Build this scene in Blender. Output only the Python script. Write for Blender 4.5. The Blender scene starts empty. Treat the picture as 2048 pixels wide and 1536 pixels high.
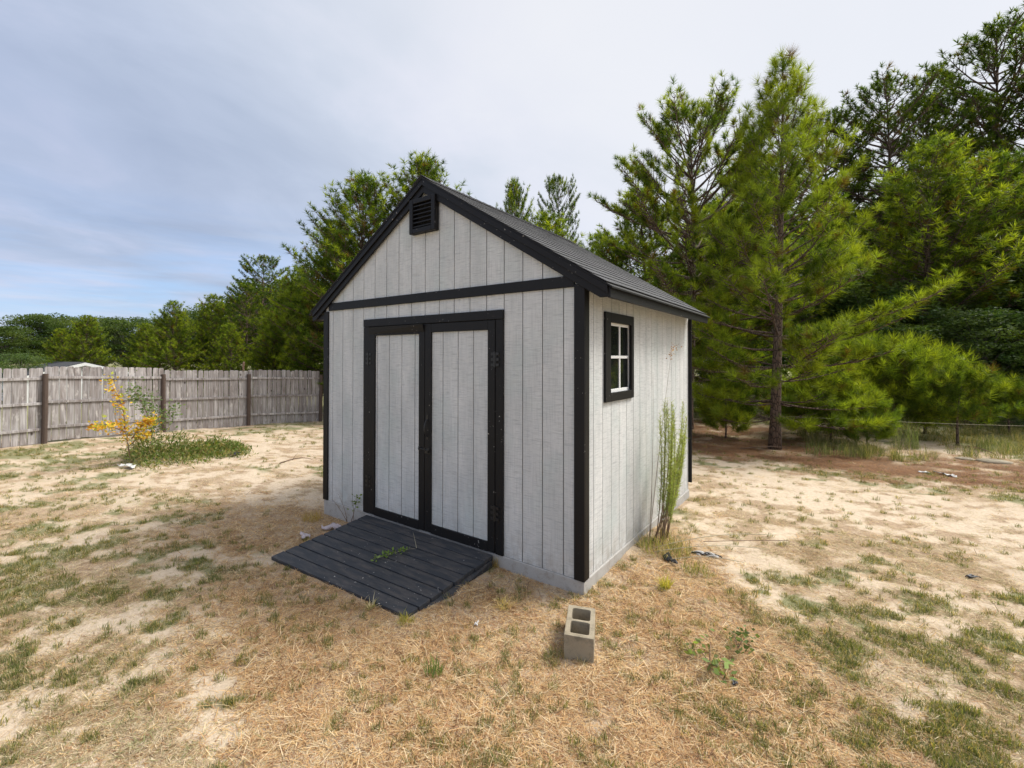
import bpy, math, random
import numpy as np
from mathutils import Vector, Matrix
random.seed(7)
rng = np.random.default_rng(11)
S = bpy.context.scene
COL = S.collection

# ------------------------------------------------------------------ camera
cam_d = bpy.data.cameras.new("camera")
cam = bpy.data.objects.new("camera", cam_d)
COL.objects.link(cam)
cam_d.sensor_width = 36.0
cam_d.lens = 36.0 * 936.85 / 2048
cam_d.shift_x = 97.80 / 2048
cam_d.shift_y = -60.61 / 2048
cam_d.clip_start = 0.05
cam_d.clip_end = 3000
CR = Vector((0.78076549, 0.62481964, 0.00237846))
CU = Vector((0.00310124, -0.00768177, 0.99996569))
CW = Vector((-0.62481647, 0.78073133, 0.00793538))
CP = Vector((1.65644, -3.67001, 1.85330))
cam.matrix_world = Matrix(((CR.x, CU.x, -CW.x, CP.x), (CR.y, CU.y, -CW.y, CP.y), (CR.z, CU.z, -CW.z, CP.z), (0, 0, 0, 1)))
S.camera = cam

# ------------------------------------------------------------------ light
SUN_EL = math.radians(50)
SUN_DIR = Vector((0.62, 0.78, 0)).normalized() * math.cos(SUN_EL) + Vector((0, 0, math.sin(SUN_EL)))
EXPOSURE = 1.2
S.view_settings.view_transform = 'Standard'
S.view_settings.look = 'None'
S.view_settings.gamma = 1
S.view_settings.use_curve_mapping = False
S.render.engine = 'CYCLES'
S.cycles.max_bounces = 6
S.cycles.diffuse_bounces = 3
S.cycles.glossy_bounces = 3
S.cycles.transmission_bounces = 4
S.view_settings.exposure = EXPOSURE
sun_d = bpy.data.lights.new("sun", 'SUN')
sun_d.energy = 1.5
sun_d.angle = math.radians(18)
sun_d.color = (1.0, 0.965, 0.91)
sun = bpy.data.objects.new("sun", sun_d)
COL.objects.link(sun)
sun.rotation_euler = SUN_DIR.to_track_quat('Z', 'Y').to_euler()
sun.location = (0, 0, 30)

world = bpy.data.worlds.new("World")
S.world = world
world.use_nodes = True


class NT:
    """small helper around a node tree"""
    def __init__(s, tree):
        s.t = tree; s.n = tree.nodes; s.l = tree.links
        s.n.clear()

    def node(s, typ, **kw):
        nd = s.n.new(typ)
        for k, v in kw.items():
            setattr(nd, k, v)
        return nd

    def put(s, sock, v):
        if isinstance(v, bpy.types.NodeSocket):
            s.l.new(v, sock)
        elif v is not None:
            if hasattr(sock.default_value, '__len__') and not hasattr(v, '__len__'):
                v = [v] * len(sock.default_value)
            if hasattr(sock.default_value, '__len__') and len(sock.default_value) == 4 and len(v) == 3:
                v = (*v, 1)
            sock.default_value = v

    def math(s, op, a, b=0.0, c=None, clamp=False):
        nd = s.node('ShaderNodeMath', operation=op, use_clamp=clamp)
        s.put(nd.inputs[0], a); s.put(nd.inputs[1], b)
        if c is not None: s.put(nd.inputs[2], c)
        return nd.outputs[0]

    def vmath(s, op, a, b=None):
        nd = s.node('ShaderNodeVectorMath', operation=op)
        s.put(nd.inputs[0], a)
        if b is not None: s.put(nd.inputs[1], b)
        return nd.outputs['Value'] if op in ('DOT_PRODUCT', 'LENGTH') else nd.outputs[0]

    def noise(s, vec, scale, detail=4, rough=0.55, dist=0.0, out='Fac'):
        nd = s.node('ShaderNodeTexNoise')
        s.put(nd.inputs['Vector'], vec); nd.inputs['Scale'].default_value = scale
        nd.inputs['Detail'].default_value = detail; nd.inputs['Roughness'].default_value = rough
        nd.inputs['Distortion'].default_value = dist
        return nd.outputs[out]

    def ramp(s, fac, stops, interp='LINEAR'):
        nd = s.node('ShaderNodeValToRGB')
        nd.color_ramp.interpolation = interp
        el = nd.color_ramp.elements
        while len(el) < len(stops): el.new(0.5)
        for e, (p, c) in zip(el, stops):
            e.position = p
            e.color = (c, c, c, 1) if not hasattr(c, '__len__') else (*c, 1)
        s.put(nd.inputs[0], fac)
        return nd.outputs[0]

    def mix(s, fac, a, b, mode='MIX'):
        nd = s.node('ShaderNodeMix', data_type='RGBA', blend_type=mode)
        s.put(nd.inputs[0], fac); s.put(nd.inputs[6], a); s.put(nd.inputs[7], b)
        return nd.outputs[2]

    def mapping(s, vec, scale=(1, 1, 1), loc=(0, 0, 0), rot=(0, 0, 0)):
        nd = s.node('ShaderNodeMapping')
        s.put(nd.inputs[0], vec)
        nd.inputs['Scale'].default_value = scale; nd.inputs['Location'].default_value = loc; nd.inputs['Rotation'].default_value = rot
        return nd.outputs[0]

    def bump(s, h, strength=0.3, dist=0.01, normal=None):
        nd = s.node('ShaderNodeBump')
        nd.inputs['Strength'].default_value = strength; nd.inputs['Distance'].default_value = dist
        s.put(nd.inputs['Height'], h)
        if normal is not None: s.put(nd.inputs['Normal'], normal)
        return nd.outputs[0]


def build_world():
    k = NT(world.node_tree)
    out = k.node('ShaderNodeOutputWorld')
    bg = k.node('ShaderNodeBackground')
    bg.inputs['Strength'].default_value = 0.1
    sky = k.node('ShaderNodeTexSky', sky_type='NISHITA')
    sky.sun_disc = False
    sky.sun_elevation = SUN_EL
    sky.sun_rotation = math.atan2(SUN_DIR.x, SUN_DIR.y)
    sky.air_density = 1.2; sky.dust_density = 1.0; sky.ozone_density = 2.0
    tc = k.node('ShaderNodeTexCoord').outputs['Generated']
    d = k.vmath('NORMALIZE', tc)
    sep = k.node('ShaderNodeSeparateXYZ'); k.put(sep.inputs[0], d)
    z = sep.outputs['Z']
    # cloud deck coordinates: direction projected on a flat layer far above
    zz = k.math('ADD', k.math('MAXIMUM', z, 0.0), 0.16)
    cx = k.math('DIVIDE', sep.outputs['X'], zz); cy = k.math('DIVIDE', sep.outputs['Y'], zz)
    comb = k.node('ShaderNodeCombineXYZ'); k.put(comb.inputs[0], cx); k.put(comb.inputs[1], cy)
    p = k.mapping(comb.outputs[0], scale=(1.0, 0.7, 1), rot=(0, 0, 0.75))
    n1 = k.noise(p, 0.85, 5, 0.52, 0.6)
    n2 = k.noise(p, 2.2, 6, 0.6, 0.8)
    sund = k.vmath('DOT_PRODUCT', d, tuple(SUN_DIR))
    glow = k.ramp(sund, [(0.0, 0.0), (0.2, 0.08), (0.45, 0.5), (0.65, 0.9), (1.0, 1.0)])
    # layered stratus: blue-grey in the shaded parts, nearly white towards the sun
    tone = k.math('ADD', k.math('MULTIPLY', n1, 0.7), k.math('MULTIPLY', n2, 0.25))
    shade = k.ramp(tone, [(0.33, (2.05, 2.38, 3.0)), (0.44, (2.5, 2.82, 3.45)), (0.54, (3.15, 3.28, 3.9)), (0.66, (3.75, 3.8, 4.1))])
    lit = k.mix(k.math('MULTIPLY', n1, 0.7), (3.5, 3.58, 3.8), (4.25, 4.22, 4.25))
    shade = k.mix(k.ramp(sund, [(0.0, .85), (0.38, 0.0)]), shade, k.mix(1.0, shade, (.80, .82, .90), 'MULTIPLY'))
    cloud = k.mix(glow, shade, lit)
    core = k.ramp(sund, [(0.855, 0.0), (0.93, 0.45), (0.99, 1.0)])
    cloud = k.mix(core, cloud, (24.0, 23.2, 22.0))
    # openings low over the horizon, away from the sun
    streak = k.noise(k.mapping(d, scale=(2.0, 2.0, 15)), 1.6, 6, 0.55, 0.3)
    low = k.ramp(z, [(0.0, 1.0), (0.13, 0.92), (0.21, 0.3), (0.30, 0.0)])
    away = k.ramp(sund, [(0.0, 1.0), (0.3, 0.85), (0.55, 0.0)])
    opening = k.math('MULTIPLY', k.math('MULTIPLY', low, away), k.ramp(streak, [(0.40, 0.9), (0.62, 0.1)]))
    blue = k.mix(0.75, sky.outputs[0], (1.35, 2.2, 3.9))
    wisp = k.ramp(k.noise(k.mapping(d, scale=(1.5, 1.5, 22)), 2.3, 7, 0.6, 0.2), [(0.5, 0.0), (0.68, 0.75)])
    blue = k.mix(wisp, blue, (2.9, 3.3, 4.1))
    col = k.mix(opening, cloud, blue)
    base = k.mix(0.06, col, sky.outputs[0])
    k.put(bg.inputs['Color'], base)
    k.l.new(bg.outputs[0], out.inputs['Surface'])


build_world()


# ------------------------------------------------------------------ numpy noise
def _hash(ix, iy, seed):
    h = (ix * 374761393 + iy * 668265263 + seed * 1442695041).astype(np.int64) & 0xFFFFFFFF
    h = ((h ^ (h >> 13)) * 1274126177) & 0xFFFFFFFF
    return ((h ^ (h >> 16)) & 0xFFFF) / 65535.0


def vnoise(x, y, seed=0):
    x = np.asarray(x, float); y = np.asarray(y, float)
    ix = np.floor(x).astype(np.int64); iy = np.floor(y).astype(np.int64)
    fx = x - ix; fy = y - iy
    fx = fx * fx * (3 - 2 * fx); fy = fy * fy * (3 - 2 * fy)
    a = _hash(ix, iy, seed); b = _hash(ix + 1, iy, seed); c = _hash(ix, iy + 1, seed); d = _hash(ix + 1, iy + 1, seed)
    return a + (b - a) * fx + (c - a) * fy + (a - b - c + d) * fx * fy


def fbm(x, y, scale, octv=4, seed=0):
    s = 0.0; a = 0.5; t = 0.0
    f = 1.0 / scale
    for i in range(octv):
        s = s + a * vnoise(x * f + 17.3 * i, y * f - 9.1 * i, seed + i * 7)
        t += a; a *= 0.5; f *= 2.03
    return s / t


def sstep(a, b, x):
    t = np.clip((np.asarray(x, float) - a) / (b - a), 0, 1)
    return t * t * (3 - 2 * t)


# ------------------------------------------------------------------ terrain height and cover
CTRL = np.array([(0.1, -0.1, -.10), (-.9, -.05, -.10), (1, -1, -.165), (.2, -.6, -.17), (-1, -1.1, -.172), (-2.8, -1.2, -.185),
                 (-3.5, 0, -.205), (-3.2, -.2, -.19), (1.66, -3.67, -.18), (-4, -4, -.18), (.2, .8, -.075), (.15, 1.6, -.07), (.3, 2.6, -.09), (.35, 3.6, -.10),
                 (1.5, 1.5, -.11), (3, 3, -.15), (.46, 9.85, -.3), (4, 13.2, -.3), (5, 0, -.18), (8, 5, -.2), (0, 25, -.6), (-13.4, -1.1, -.27),
                 (-14, 1.67, -.36), (-13.5, 4, -.42), (-13.1, 6.5, -.5), (-12, 12, -.5), (-9, 0, -.25), (-6, 0, -.21), (-30, 0, -.45), (30, 30, -.6),
                 (-5, 3, -.24), (-2, 5, -.2), (30, -20, -.3), (-20, -20, -.3), (-28, 3, -.55), (0, -15, -.2), (12, 20, -.5), (-40, 40, -.7)])


def ground_z(x, y, fine=True):
    x = np.asarray(x, float); y = np.asarray(y, float)
    num = 0.0; den = 0.0
    for cx, cy, cz in CTRL:
        w = 1.0 / ((x - cx) ** 2 + (y - cy) ** 2 + 0.15) ** 1.5
        num = num + w * cz; den = den + w
    z = num / den
    if fine:
        r = np.hypot(x + 1, y + 1)
        k = np.clip(1.2 - r / 60, 0.3, 1)
        z = z + (fbm(x, y, 1.1, 3, 3) - .5) * .035 * k + (fbm(x, y, .16, 3, 9) - .5) * .034 * k * (r < 25)
    return z


def blob(x, y, cx, cy, rx, ry, ang=0.0, soft=0.4):
    c, s = math.cos(ang), math.sin(ang)
    u = ((x - cx) * c + (y - cy) * s) / rx; v = (-(x - cx) * s + (y - cy) * c) / ry
    return 1 - sstep(1 - soft, 1 + soft, np.hypot(u, v) + (fbm(x, y, .7, 3, 77) - .5) * 0.6)


def cover(x, y):
    """returns dry straw, green grass, pine needle litter and bare pale sand, each 0..1"""
    x = np.asarray(x, float); y = np.asarray(y, float)
    n1 = fbm(x, y, 1.1, 4, 21); n2 = fbm(x, y, .30, 4, 33); n3 = fbm(x, y, 2.6, 3, 55)
    n4 = fbm(x, y, .13, 3, 61)
    sand = sstep(.41, .585, n1 * .25 + n2 * .36 + n4 * .39)
    trail = np.maximum(blob(x, y, 2.2, 4.6, 3.4, 1.15, .18), blob(x, y, 7.5, 5.3, 5, 1.3, .1))
    trail = np.maximum(trail, blob(x, y, .75, 2.9, .55, 1.5, .0))
    left = np.maximum(blob(x, y, -7.2, 2.4, 3.2, 1.2, .9), blob(x, y, -5.6, .1, 1.9, .8, .4))
    left = np.maximum(left, blob(x, y, -11.3, 1.2, 3.0, .32, 1.35))
    thatch = np.maximum.reduce([blob(x, y, .4, -.7, 1.25, 1.15), blob(x, y, -1.0, -1.5, 1.7, .75, .0), blob(x, y, -3.7, -.6, 1.0, .8), blob(x, y, .45, .9, .4, 1.0)])
    far_trail = blob(x, y, -1.5, 19.5, 16, 1.0, .25)
    sand = np.clip(sand + .6 * trail * sstep(.36, .56, n2 * .4 + n1 * .25 + n4 * .35) +   .52 * left * sstep(.36, .58, n2 * .5 + n4 * .5) - .6 * thatch, 0, 1)
    sand = np.maximum(sand, far_trail)
    needle = np.maximum.reduce([blob(x, y, .0, 9.3, 2.6, 1.9, .2), .8 * blob(x, y, -1.5, 11.3, 3, 2.4), .62 * blob(x, y, 3.4, 9.0, 3.2, 1.6, .5), .5 * blob(x, y, 7.0, 9.8, 3.5, 2.0, .3)])
    green = .92 * sstep(.505, .625, fbm(x, y, .24, 3, 101) * .62 + fbm(x, y, 1.7, 3, 202) * .38 + .022)
    leftside = sstep(-2.0, -5.5, x - .6 * y) * sstep(1.5, -1.0, y)
    green = np.maximum(green, .42 * leftside * sstep(.4, .6, n2))
    green = green * (1 - .85 * trail) * (1 - .9 * left) * (1 - .75 * thatch)
    nearfence = blob(x, y, -12.4, -2.4, 1.0, 3.2, .1)
    green = np.maximum(green, .9 * nearfence * sstep(.3, .55, n2))
    green = np.maximum(green, .55 * blob(x, y, -12.7, 4.2, .8, 2.0, .1) * sstep(.35, .6, n2))
    beyond = sstep(12.5, 15, y + .25 * x) * (1 - far_trail)
    green = np.maximum(green, beyond * .75)
    outside = sstep(-14.2, -15.5, x)
    green = np.maximum(green, outside * .8)
    needle = needle * (.35 + .65 * sstep(.36, .55, fbm(x, y, .55, 3, 313)))
    green = np.clip(green - .6 * needle, 0, 1)
    dry = np.clip(.35 + .9 * (1 - sand) * (.45 + .8 * n2) - .2 * trail + .5 * thatch - .1 * left, 0, 1)
    return dry, green, needle, np.clip(sand, 0, 1)


# ------------------------------------------------------------------ object helpers
WPOS = {}


def tag(o, label=None, cat=None, group=None, kind=None):
    if label: o['label'] = label
    if cat: o['category'] = cat
    if group: o['group'] = group
    if kind: o['kind'] = kind
    return o


def thing(name, loc, label, cat, group=None, rz=0.0, scale=1.0):
    o = bpy.data.objects.new(name, None)
    o.empty_display_size = .2
    COL.objects.link(o)
    o.location = loc; o.rotation_euler = (0, 0, rz); o.scale = (scale,) * 3
    WPOS[o.name] = Vector(loc)
    tag(o, label, cat, group)
    return o


class MB:
    def __init__(s): s.v = []; s.f = []

    def add(s, vs, fs):
        b = len(s.v); s.v += [tuple(p) for p in vs]; s.f += [tuple(i + b for i in f) for f in fs]

    def box(s, x0, x1, y0, y1, z0, z1):
        s.add([(x0, y0, z0), (x1, y0, z0), (x1, y1, z0), (x0, y1, z0), (x0, y0, z1), (x1, y0, z1), (x1, y1, z1), (x0, y1, z1)],
              [(0, 3, 2, 1), (4, 5, 6, 7), (0, 1, 5, 4), (1, 2, 6, 5), (2, 3, 7, 6), (3, 0, 4, 7)])
        return s

    def prism(s, poly, axis, a, b):
        """poly of 2-D points, extruded along axis ('x': points are y,z; 'y': x,z; 'z': x,y)"""
        def P(p, t): return {'x': (t, p[0], p[1]), 'y': (p[0], t, p[1]), 'z': (p[0], p[1], t)}[axis]
        n = len(poly)
        s.add([P(p, a) for p in poly] + [P(p, b) for p in poly],
              [tuple(range(n))[::-1], tuple(range(n, 2 * n))] + [(i, (i + 1) % n, n + (i + 1) % n, n + i) for i in range(n)])
        return s

    def hexa(s, c8):
        s.add(c8, [(0, 3, 2, 1), (4, 5, 6, 7), (0, 1, 5, 4), (1, 2, 6, 5), (2, 3, 7, 6), (3, 0, 4, 7)])
        return s

    def tube(s, pts, rad, n=6, cap=True):
        pts = [Vector(p) for p in pts]
        if not hasattr(rad, '__len__'): rad = [rad] * len(pts)
        b = len(s.v); k = len(pts)
        ref = Vector((0.13, .97, .2))
        for i, p in enumerate(pts):
            d = (pts[min(i + 1, k - 1)] - pts[max(i - 1, 0)]).normalized()
            u = d.cross(ref)
            if u.length < .05: u = d.cross(Vector((1, 0, 0)))
            u.normalize(); w = d.cross(u)
            for j in range(n):
                a = 2 * math.pi * j / n
                s.v.append(tuple(p + (u * math.cos(a) + w * math.sin(a)) * rad[i]))
        for i in range(k - 1):
            for j in range(n):
                s.f.append((b + i * n + j, b + i * n + (j + 1) % n, b + (i + 1) * n + (j + 1) % n, b + (i + 1) * n + j))
        if cap:
            s.f.append(tuple(b + j for j in range(n))[::-1]); s.f.append(tuple(b + (k - 1) * n + j for j in range(n)))
        return s

    def mesh(s, name, mat=None, smooth=False):
        m = bpy.data.meshes.new(name)
        m.from_pydata(s.v, [], s.f)
        m.update()
        import bmesh as _b
        bm = _b.new(); bm.from_mesh(m)
        _b.ops.recalc_face_normals(bm, faces=bm.faces)
        bm.to_mesh(m); bm.free()
        if smooth:
            m.polygons.foreach_set('use_smooth', [True] * len(m.polygons))
        if mat: m.materials.append(mat)
        return m


def place(name, mesh, parent=None, loc=(0, 0, 0), rot=(0, 0, 0), bevel=0.0, local=False, label=None):
    o = bpy.data.objects.new(name, mesh)
    COL.objects.link(o)
    o.location = loc; o.rotation_euler = rot
    if parent is not None:
        o.parent = parent
        if not local:
            o.matrix_parent_inverse = Matrix.Translation(-WPOS.get(parent.name, Vector((0, 0, 0))))
    WPOS[o.name] = Vector(loc) if parent is None or not local else Vector((0, 0, 0))
    if bevel:
        md = o.modifiers.new('edge', 'BEVEL'); md.width = bevel; md.segments = 2; md.limit_method = 'ANGLE'
    if label: o['label'] = label
    return o


def part(name, mb, mat, parent, bevel=0.0, smooth=False, label=None):
    return place(name, mb.mesh(name, mat, smooth), parent, bevel=bevel, label=label)


def tri_mesh(name, verts, faces, mat, tint=None, n_per=None):
    """verts (N,3) float, faces (M,k) int: fast mesh from arrays, optional per-vertex colour 'tint'"""
    verts = np.ascontiguousarray(verts, np.float32); faces = np.ascontiguousarray(faces, np.int32)
    m = bpy.data.meshes.new(name)
    m.vertices.add(len(verts)); m.vertices.foreach_set('co', verts.ravel())
    k = faces.shape[1]
    m.loops.add(faces.size); m.loops.foreach_set('vertex_index', faces.ravel())
    m.polygons.add(len(faces))
    m.polygons.foreach_set('loop_start', np.arange(0, faces.size, k, dtype=np.int32))
    m.polygons.foreach_set('loop_total', np.full(len(faces), k, np.int32))
    m.update(calc_edges=True)
    if tint is not None:
        a = m.attributes.new('tint', 'FLOAT_COLOR', 'POINT')
        c = np.ones((len(verts), 4), np.float32); c[:, :tint.shape[1]] = tint
        a.data.foreach_set('color', c.ravel())
    if mat: m.materials.append(mat)
    return m


# ------------------------------------------------------------------ materials
def material(name):
    m = bpy.data.materials.new(name); m.use_nodes = True
    k = NT(m.node_tree)
    out = k.node('ShaderNodeOutputMaterial'); b = k.node('ShaderNodeBsdfPrincipled')
    k.l.new(b.outputs[0], out.inputs['Surface'])
    return m, k, b, out


def pos(k): return k.node('ShaderNodeNewGeometry').outputs['Position']


def orand(k): return k.node('ShaderNodeObjectInfo').outputs['Random']


def mat_siding():
    m, k, b, _ = material('painted_siding')
    p = pos(k)
    off = k.node('ShaderNodeCombineXYZ'); k.put(off.inputs[2], k.math('MULTIPLY', orand(k), 23)); k.put(off.inputs[0], k.math('MULTIPLY', orand(k), 7))
    po = k.vmath('ADD', p, off.outputs[0])
    saw = k.noise(k.mapping(po, scale=(9, 9, 210)), 1.0, 3, .6, .3)
    saw2 = k.noise(k.mapping(po, scale=(4.5, 4.5, 60)), 1.0, 4, .6, .6)
    grain = k.noise(k.mapping(po, scale=(120, 120, 3.0)), 1.0, 4, .65, .3)
    broad = k.noise(k.mapping(p, scale=(4, 4, 1.1)), 1.0, 4, .6)
    green = k.noise(p, 2.3, 3, .5)
    c = k.mix(k.ramp(broad, [(.3, 0), (.7, 1)]), (.505, .52, .51), (.665, .67, .655))
    c = k.mix(k.math('MULTIPLY', k.ramp(green, [(.5, 0), (.7, 1)]), .45), c, (.47, .54, .52))
    c = k.mix(k.math('MULTIPLY', k.ramp(saw, [(.30, 1), (.5, 0)]), .50), c, (.22, .23, .24))
    c = k.mix(k.math('MULTIPLY', k.ramp(saw2, [(.30, 1), (.45, 0)]), .34), c, (.24, .26, .27))
    c = k.mix(k.math('MULTIPLY', k.ramp(grain, [(.32, 1), (.5, 0)]), .46), c, (.30, .32, .33))
    c = k.mix(k.math('MULTIPLY', k.math('SUBTRACT', orand(k), .5), .10), c, (.95, .95, .95))
    # soil splash in the lowest 20 cm
    sp = k.node('ShaderNodeSeparateXYZ'); k.put(sp.inputs[0], p)
    dirt = k.math('MULTIPLY', k.ramp(sp.outputs['Z'], [(0.0, .55), (.3, 0)]), k.ramp(k.noise(p, 9, 5, .7), [(.4, 0), (.65, 1)]))
    c = k.mix(k.math('MULTIPLY', dirt, .9), c, (.27, .215, .16))
    k.put(b.inputs['Base Color'], c); b.inputs['Roughness'].default_value = .78
    h = k.math('ADD', k.math('MULTIPLY', saw, .8), k.math('ADD', k.math('MULTIPLY', grain, .6), saw2))
    k.put(b.inputs['Normal'], k.bump(h, .45, .004))
    return m


def mat_dark_paint(name, col, chips=.5, rough=.45, dust=0.0):
    m, k, b, _ = material(name)
    p = pos(k)
    g = k.noise(k.mapping(p, scale=(60, 60, 4)), 1, 3, .6)
    br = k.noise(p, 3.1, 4, .6)
    c = k.mix(br, col, tuple(x * 1.7 for x in col))
    c = k.mix(k.math('MULTIPLY', k.ramp(g, [(.5, 0), (.7, 1)]), .25), c, tuple(x * 2.4 for x in col))
    spots = k.noise(p, 42, 2, .5)
    area = k.noise(p, 2.2, 3, .6)
    ch = k.math('MULTIPLY', k.ramp(spots, [(.70, 0), (.725, 1)]), k.ramp(area, [(.48, 0), (.58, 1)]))
    c = k.mix(k.math('MULTIPLY', ch, chips), c, (.55, .52, .48))
    if dust:
        dn = k.noise(k.mapping(p, scale=(3, 14, 14)), 1.6, 5, .65)
        c = k.mix(k.math('MULTIPLY', k.ramp(dn, [(.45, 0), (.75, 1)]), dust), c, (.16, .135, .115))
    k.put(b.inputs['Base Color'], c)
    b.inputs['Roughness'].default_value = rough
    b.inputs['Specular IOR Level'].default_value = .28
    k.put(b.inputs['Normal'], k.bump(k.math('ADD', g, k.math('MULTIPLY', k.noise(p, 90, 3, .6), .5)), .25, .003))
    return m


def mat_simple(name, col, rough=.7, var=.3, scale=8, bump=.2, dist=.004, spec=None, stretch=(1, 1, 1)):
    m, k, b, _ = material(name)
    p = k.mapping(pos(k), scale=stretch)
    n = k.noise(p, scale, 5, .62)
    c = k.mix(n, tuple(x * (1 - var) for x in col), tuple(min(1, x * (1 + var)) for x in col))
    k.put(b.inputs['Base Color'], c); b.inputs['Roughness'].default_value = rough
    if spec is not None: b.inputs['Specular IOR Level'].default_value = spec
    k.put(b.inputs['Normal'], k.bump(k.noise(p, scale * 5, 4, .6), bump, dist))
    return m


def mat_concrete(name, c0, c1, dark):
    m, k, b, _ = material(name)
    p = pos(k)
    c = k.mix(k.noise(p, 5, 5, .65), c0, c1)
    c = k.mix(k.math('MULTIPLY', k.ramp(k.noise(p, 14, 5, .7), [(.5, 0), (.68, 1)]), .6), c, dark)
    c = k.mix(k.math('MULTIPLY', k.ramp(k.noise(p, 230, 2, .5), [(.6, 0), (.7, 1)]), .5), c, (.12, .11, .09))
    k.put(b.inputs['Base Color'], c); b.inputs['Roughness'].default_value = .9
    k.put(b.inputs['Normal'], k.bump(k.noise(p, 190, 4, .65), .5, .004))
    return m


def mat_fence():
    m, k, b, _ = material('weathered_picket_wood')
    tc = k.node('ShaderNodeTexCoord').outputs['Object']
    r = orand(k)
    off = k.node('ShaderNodeCombineXYZ')
    k.put(off.inputs[0], k.math('MULTIPLY', r, 37)); k.put(off.inputs[2], k.math('MULTIPLY', r, 91))
    p = k.vmath('ADD', tc, off.outputs[0])
    grain = k.noise(k.mapping(p, scale=(55, 55, 1.6)), 1, 4, .65, .5)
    big = k.noise(k.mapping(p, scale=(7, 7, 1.2)), 1, 4, .6, .8)
    base = k.mix(r, (.33, .31, .305), (.56, .53, .52))
    c = k.mix(k.ramp(big, [(.35, 0), (.7, 1)]), base, (.22, .185, .17))
    c = k.mix(k.math('MULTIPLY', k.ramp(grain, [(.35, 1), (.55, 0)]), .6), c, (.085, .07, .065))
    c = k.mix(k.math('MULTIPLY', k.ramp(k.noise(k.mapping(p, scale=(6, 6, 2.0)), 1.7, 4, .6), [(.58, 0), (.68, 1)]), .7), c, (.56, .53, .50))
    kn = k.node('ShaderNodeTexVoronoi', feature='F1')
    k.put(kn.inputs['Vector'], k.mapping(p, scale=(1.0, 1.0, .62))); kn.inputs['Scale'].default_value = 3.6
    c = k.mix(k.ramp(kn.outputs['Distance'], [(.05, 1), (.11, 0)]), c, (.06, .045, .04))
    k.put(b.inputs['Base Color'], c); b.inputs['Roughness'].default_value = .85
    k.put(b.inputs['Normal'], k.bump(grain, .4, .004))
    return m


def mat_shingle():
    m, k, b, _ = material('asphalt_shingle')
    p = pos(k)
    r = orand(k)
    gr = k.noise(p, 420, 2, .7)
    c = k.mix(r, (.018, .019, .022), (.040, .041, .045))
    c = k.mix(k.ramp(gr, [(.5, 0), (.66, 1)]), c, (.085, .085, .09))
    c = k.mix(k.math('MULTIPLY', k.ramp(k.noise(p, 2.0, 4, .6), [(.45, 0), (.7, 1)]), .5), c, (.075, .073, .07))
    k.put(b.inputs['Base Color'], c); b.inputs['Roughness'].default_value = .8
    k.put(b.inputs['Normal'], k.bump(gr, .5, .003))
    return m


def mat_foliage(name, trans=.35, warm=(1.25, 1.2, .7), rough=.55, world_scale=.7):
    """leaf colour comes from the mesh's own 'tint' with soft large-scale variation"""
    m = bpy.data.materials.new(name); m.use_nodes = True
    k = NT(m.node_tree)
    out = k.node('ShaderNodeOutputMaterial')
    t = k.node('ShaderNodeAttribute', attribute_name='tint').outputs['Color']
    v = k.noise(pos(k), world_scale, 3, .6)
    c = k.mix(k.ramp(v, [(.38, 0), (.65, .55)]), t, k.mix(1.0, t, warm, 'MULTIPLY'))
    c = k.mix(k.math('MULTIPLY', orand(k), .35), c, k.mix(1.0, c, (.72, .82, .95), 'MULTIPLY'))
    b = k.node('ShaderNodeBsdfPrincipled')
    k.put(b.inputs['Base Color'], c); b.inputs['Roughness'].default_value = rough
    b.inputs['Specular IOR Level'].default_value = .2
    tr = k.node('ShaderNodeBsdfTranslucent')
    k.put(tr.inputs['Color'], k.mix(1.0, c, (1.7, 1.75, .6), 'MULTIPLY'))
    mx = k.node('ShaderNodeMixShader'); mx.inputs[0].default_value = trans
    k.l.new(b.outputs[0], mx.inputs[1]); k.l.new(tr.outputs[0], mx.inputs[2]); k.l.new(mx.outputs[0], out.inputs['Surface'])
    return m


def mat_bark(name, c0, c1, c2):
    m, k, b, _ = material(name)
    tc = k.node('ShaderNodeTexCoord').outputs['Object']
    v = k.node('ShaderNodeTexVoronoi', feature='DISTANCE_TO_EDGE')
    k.put(v.inputs['Vector'], k.mapping(tc, scale=(1, 1, .38))); v.inputs['Scale'].default_value = 17
    n = k.noise(tc, 9, 5, .65)
    c = k.mix(n, c0, c1)
    c = k.mix(k.ramp(v.outputs['Distance'], [(0, 1), (.12, 0)]), c, c2)
    k.put(b.inputs['Base Color'], c); b.inputs['Roughness'].default_value = .92
    k.put(b.inputs['Normal'], k.bump(k.math('ADD', k.ramp(v.outputs['Distance'], [(0, 0), (.2, 1)]), n), .8, .02))
    return m


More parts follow.
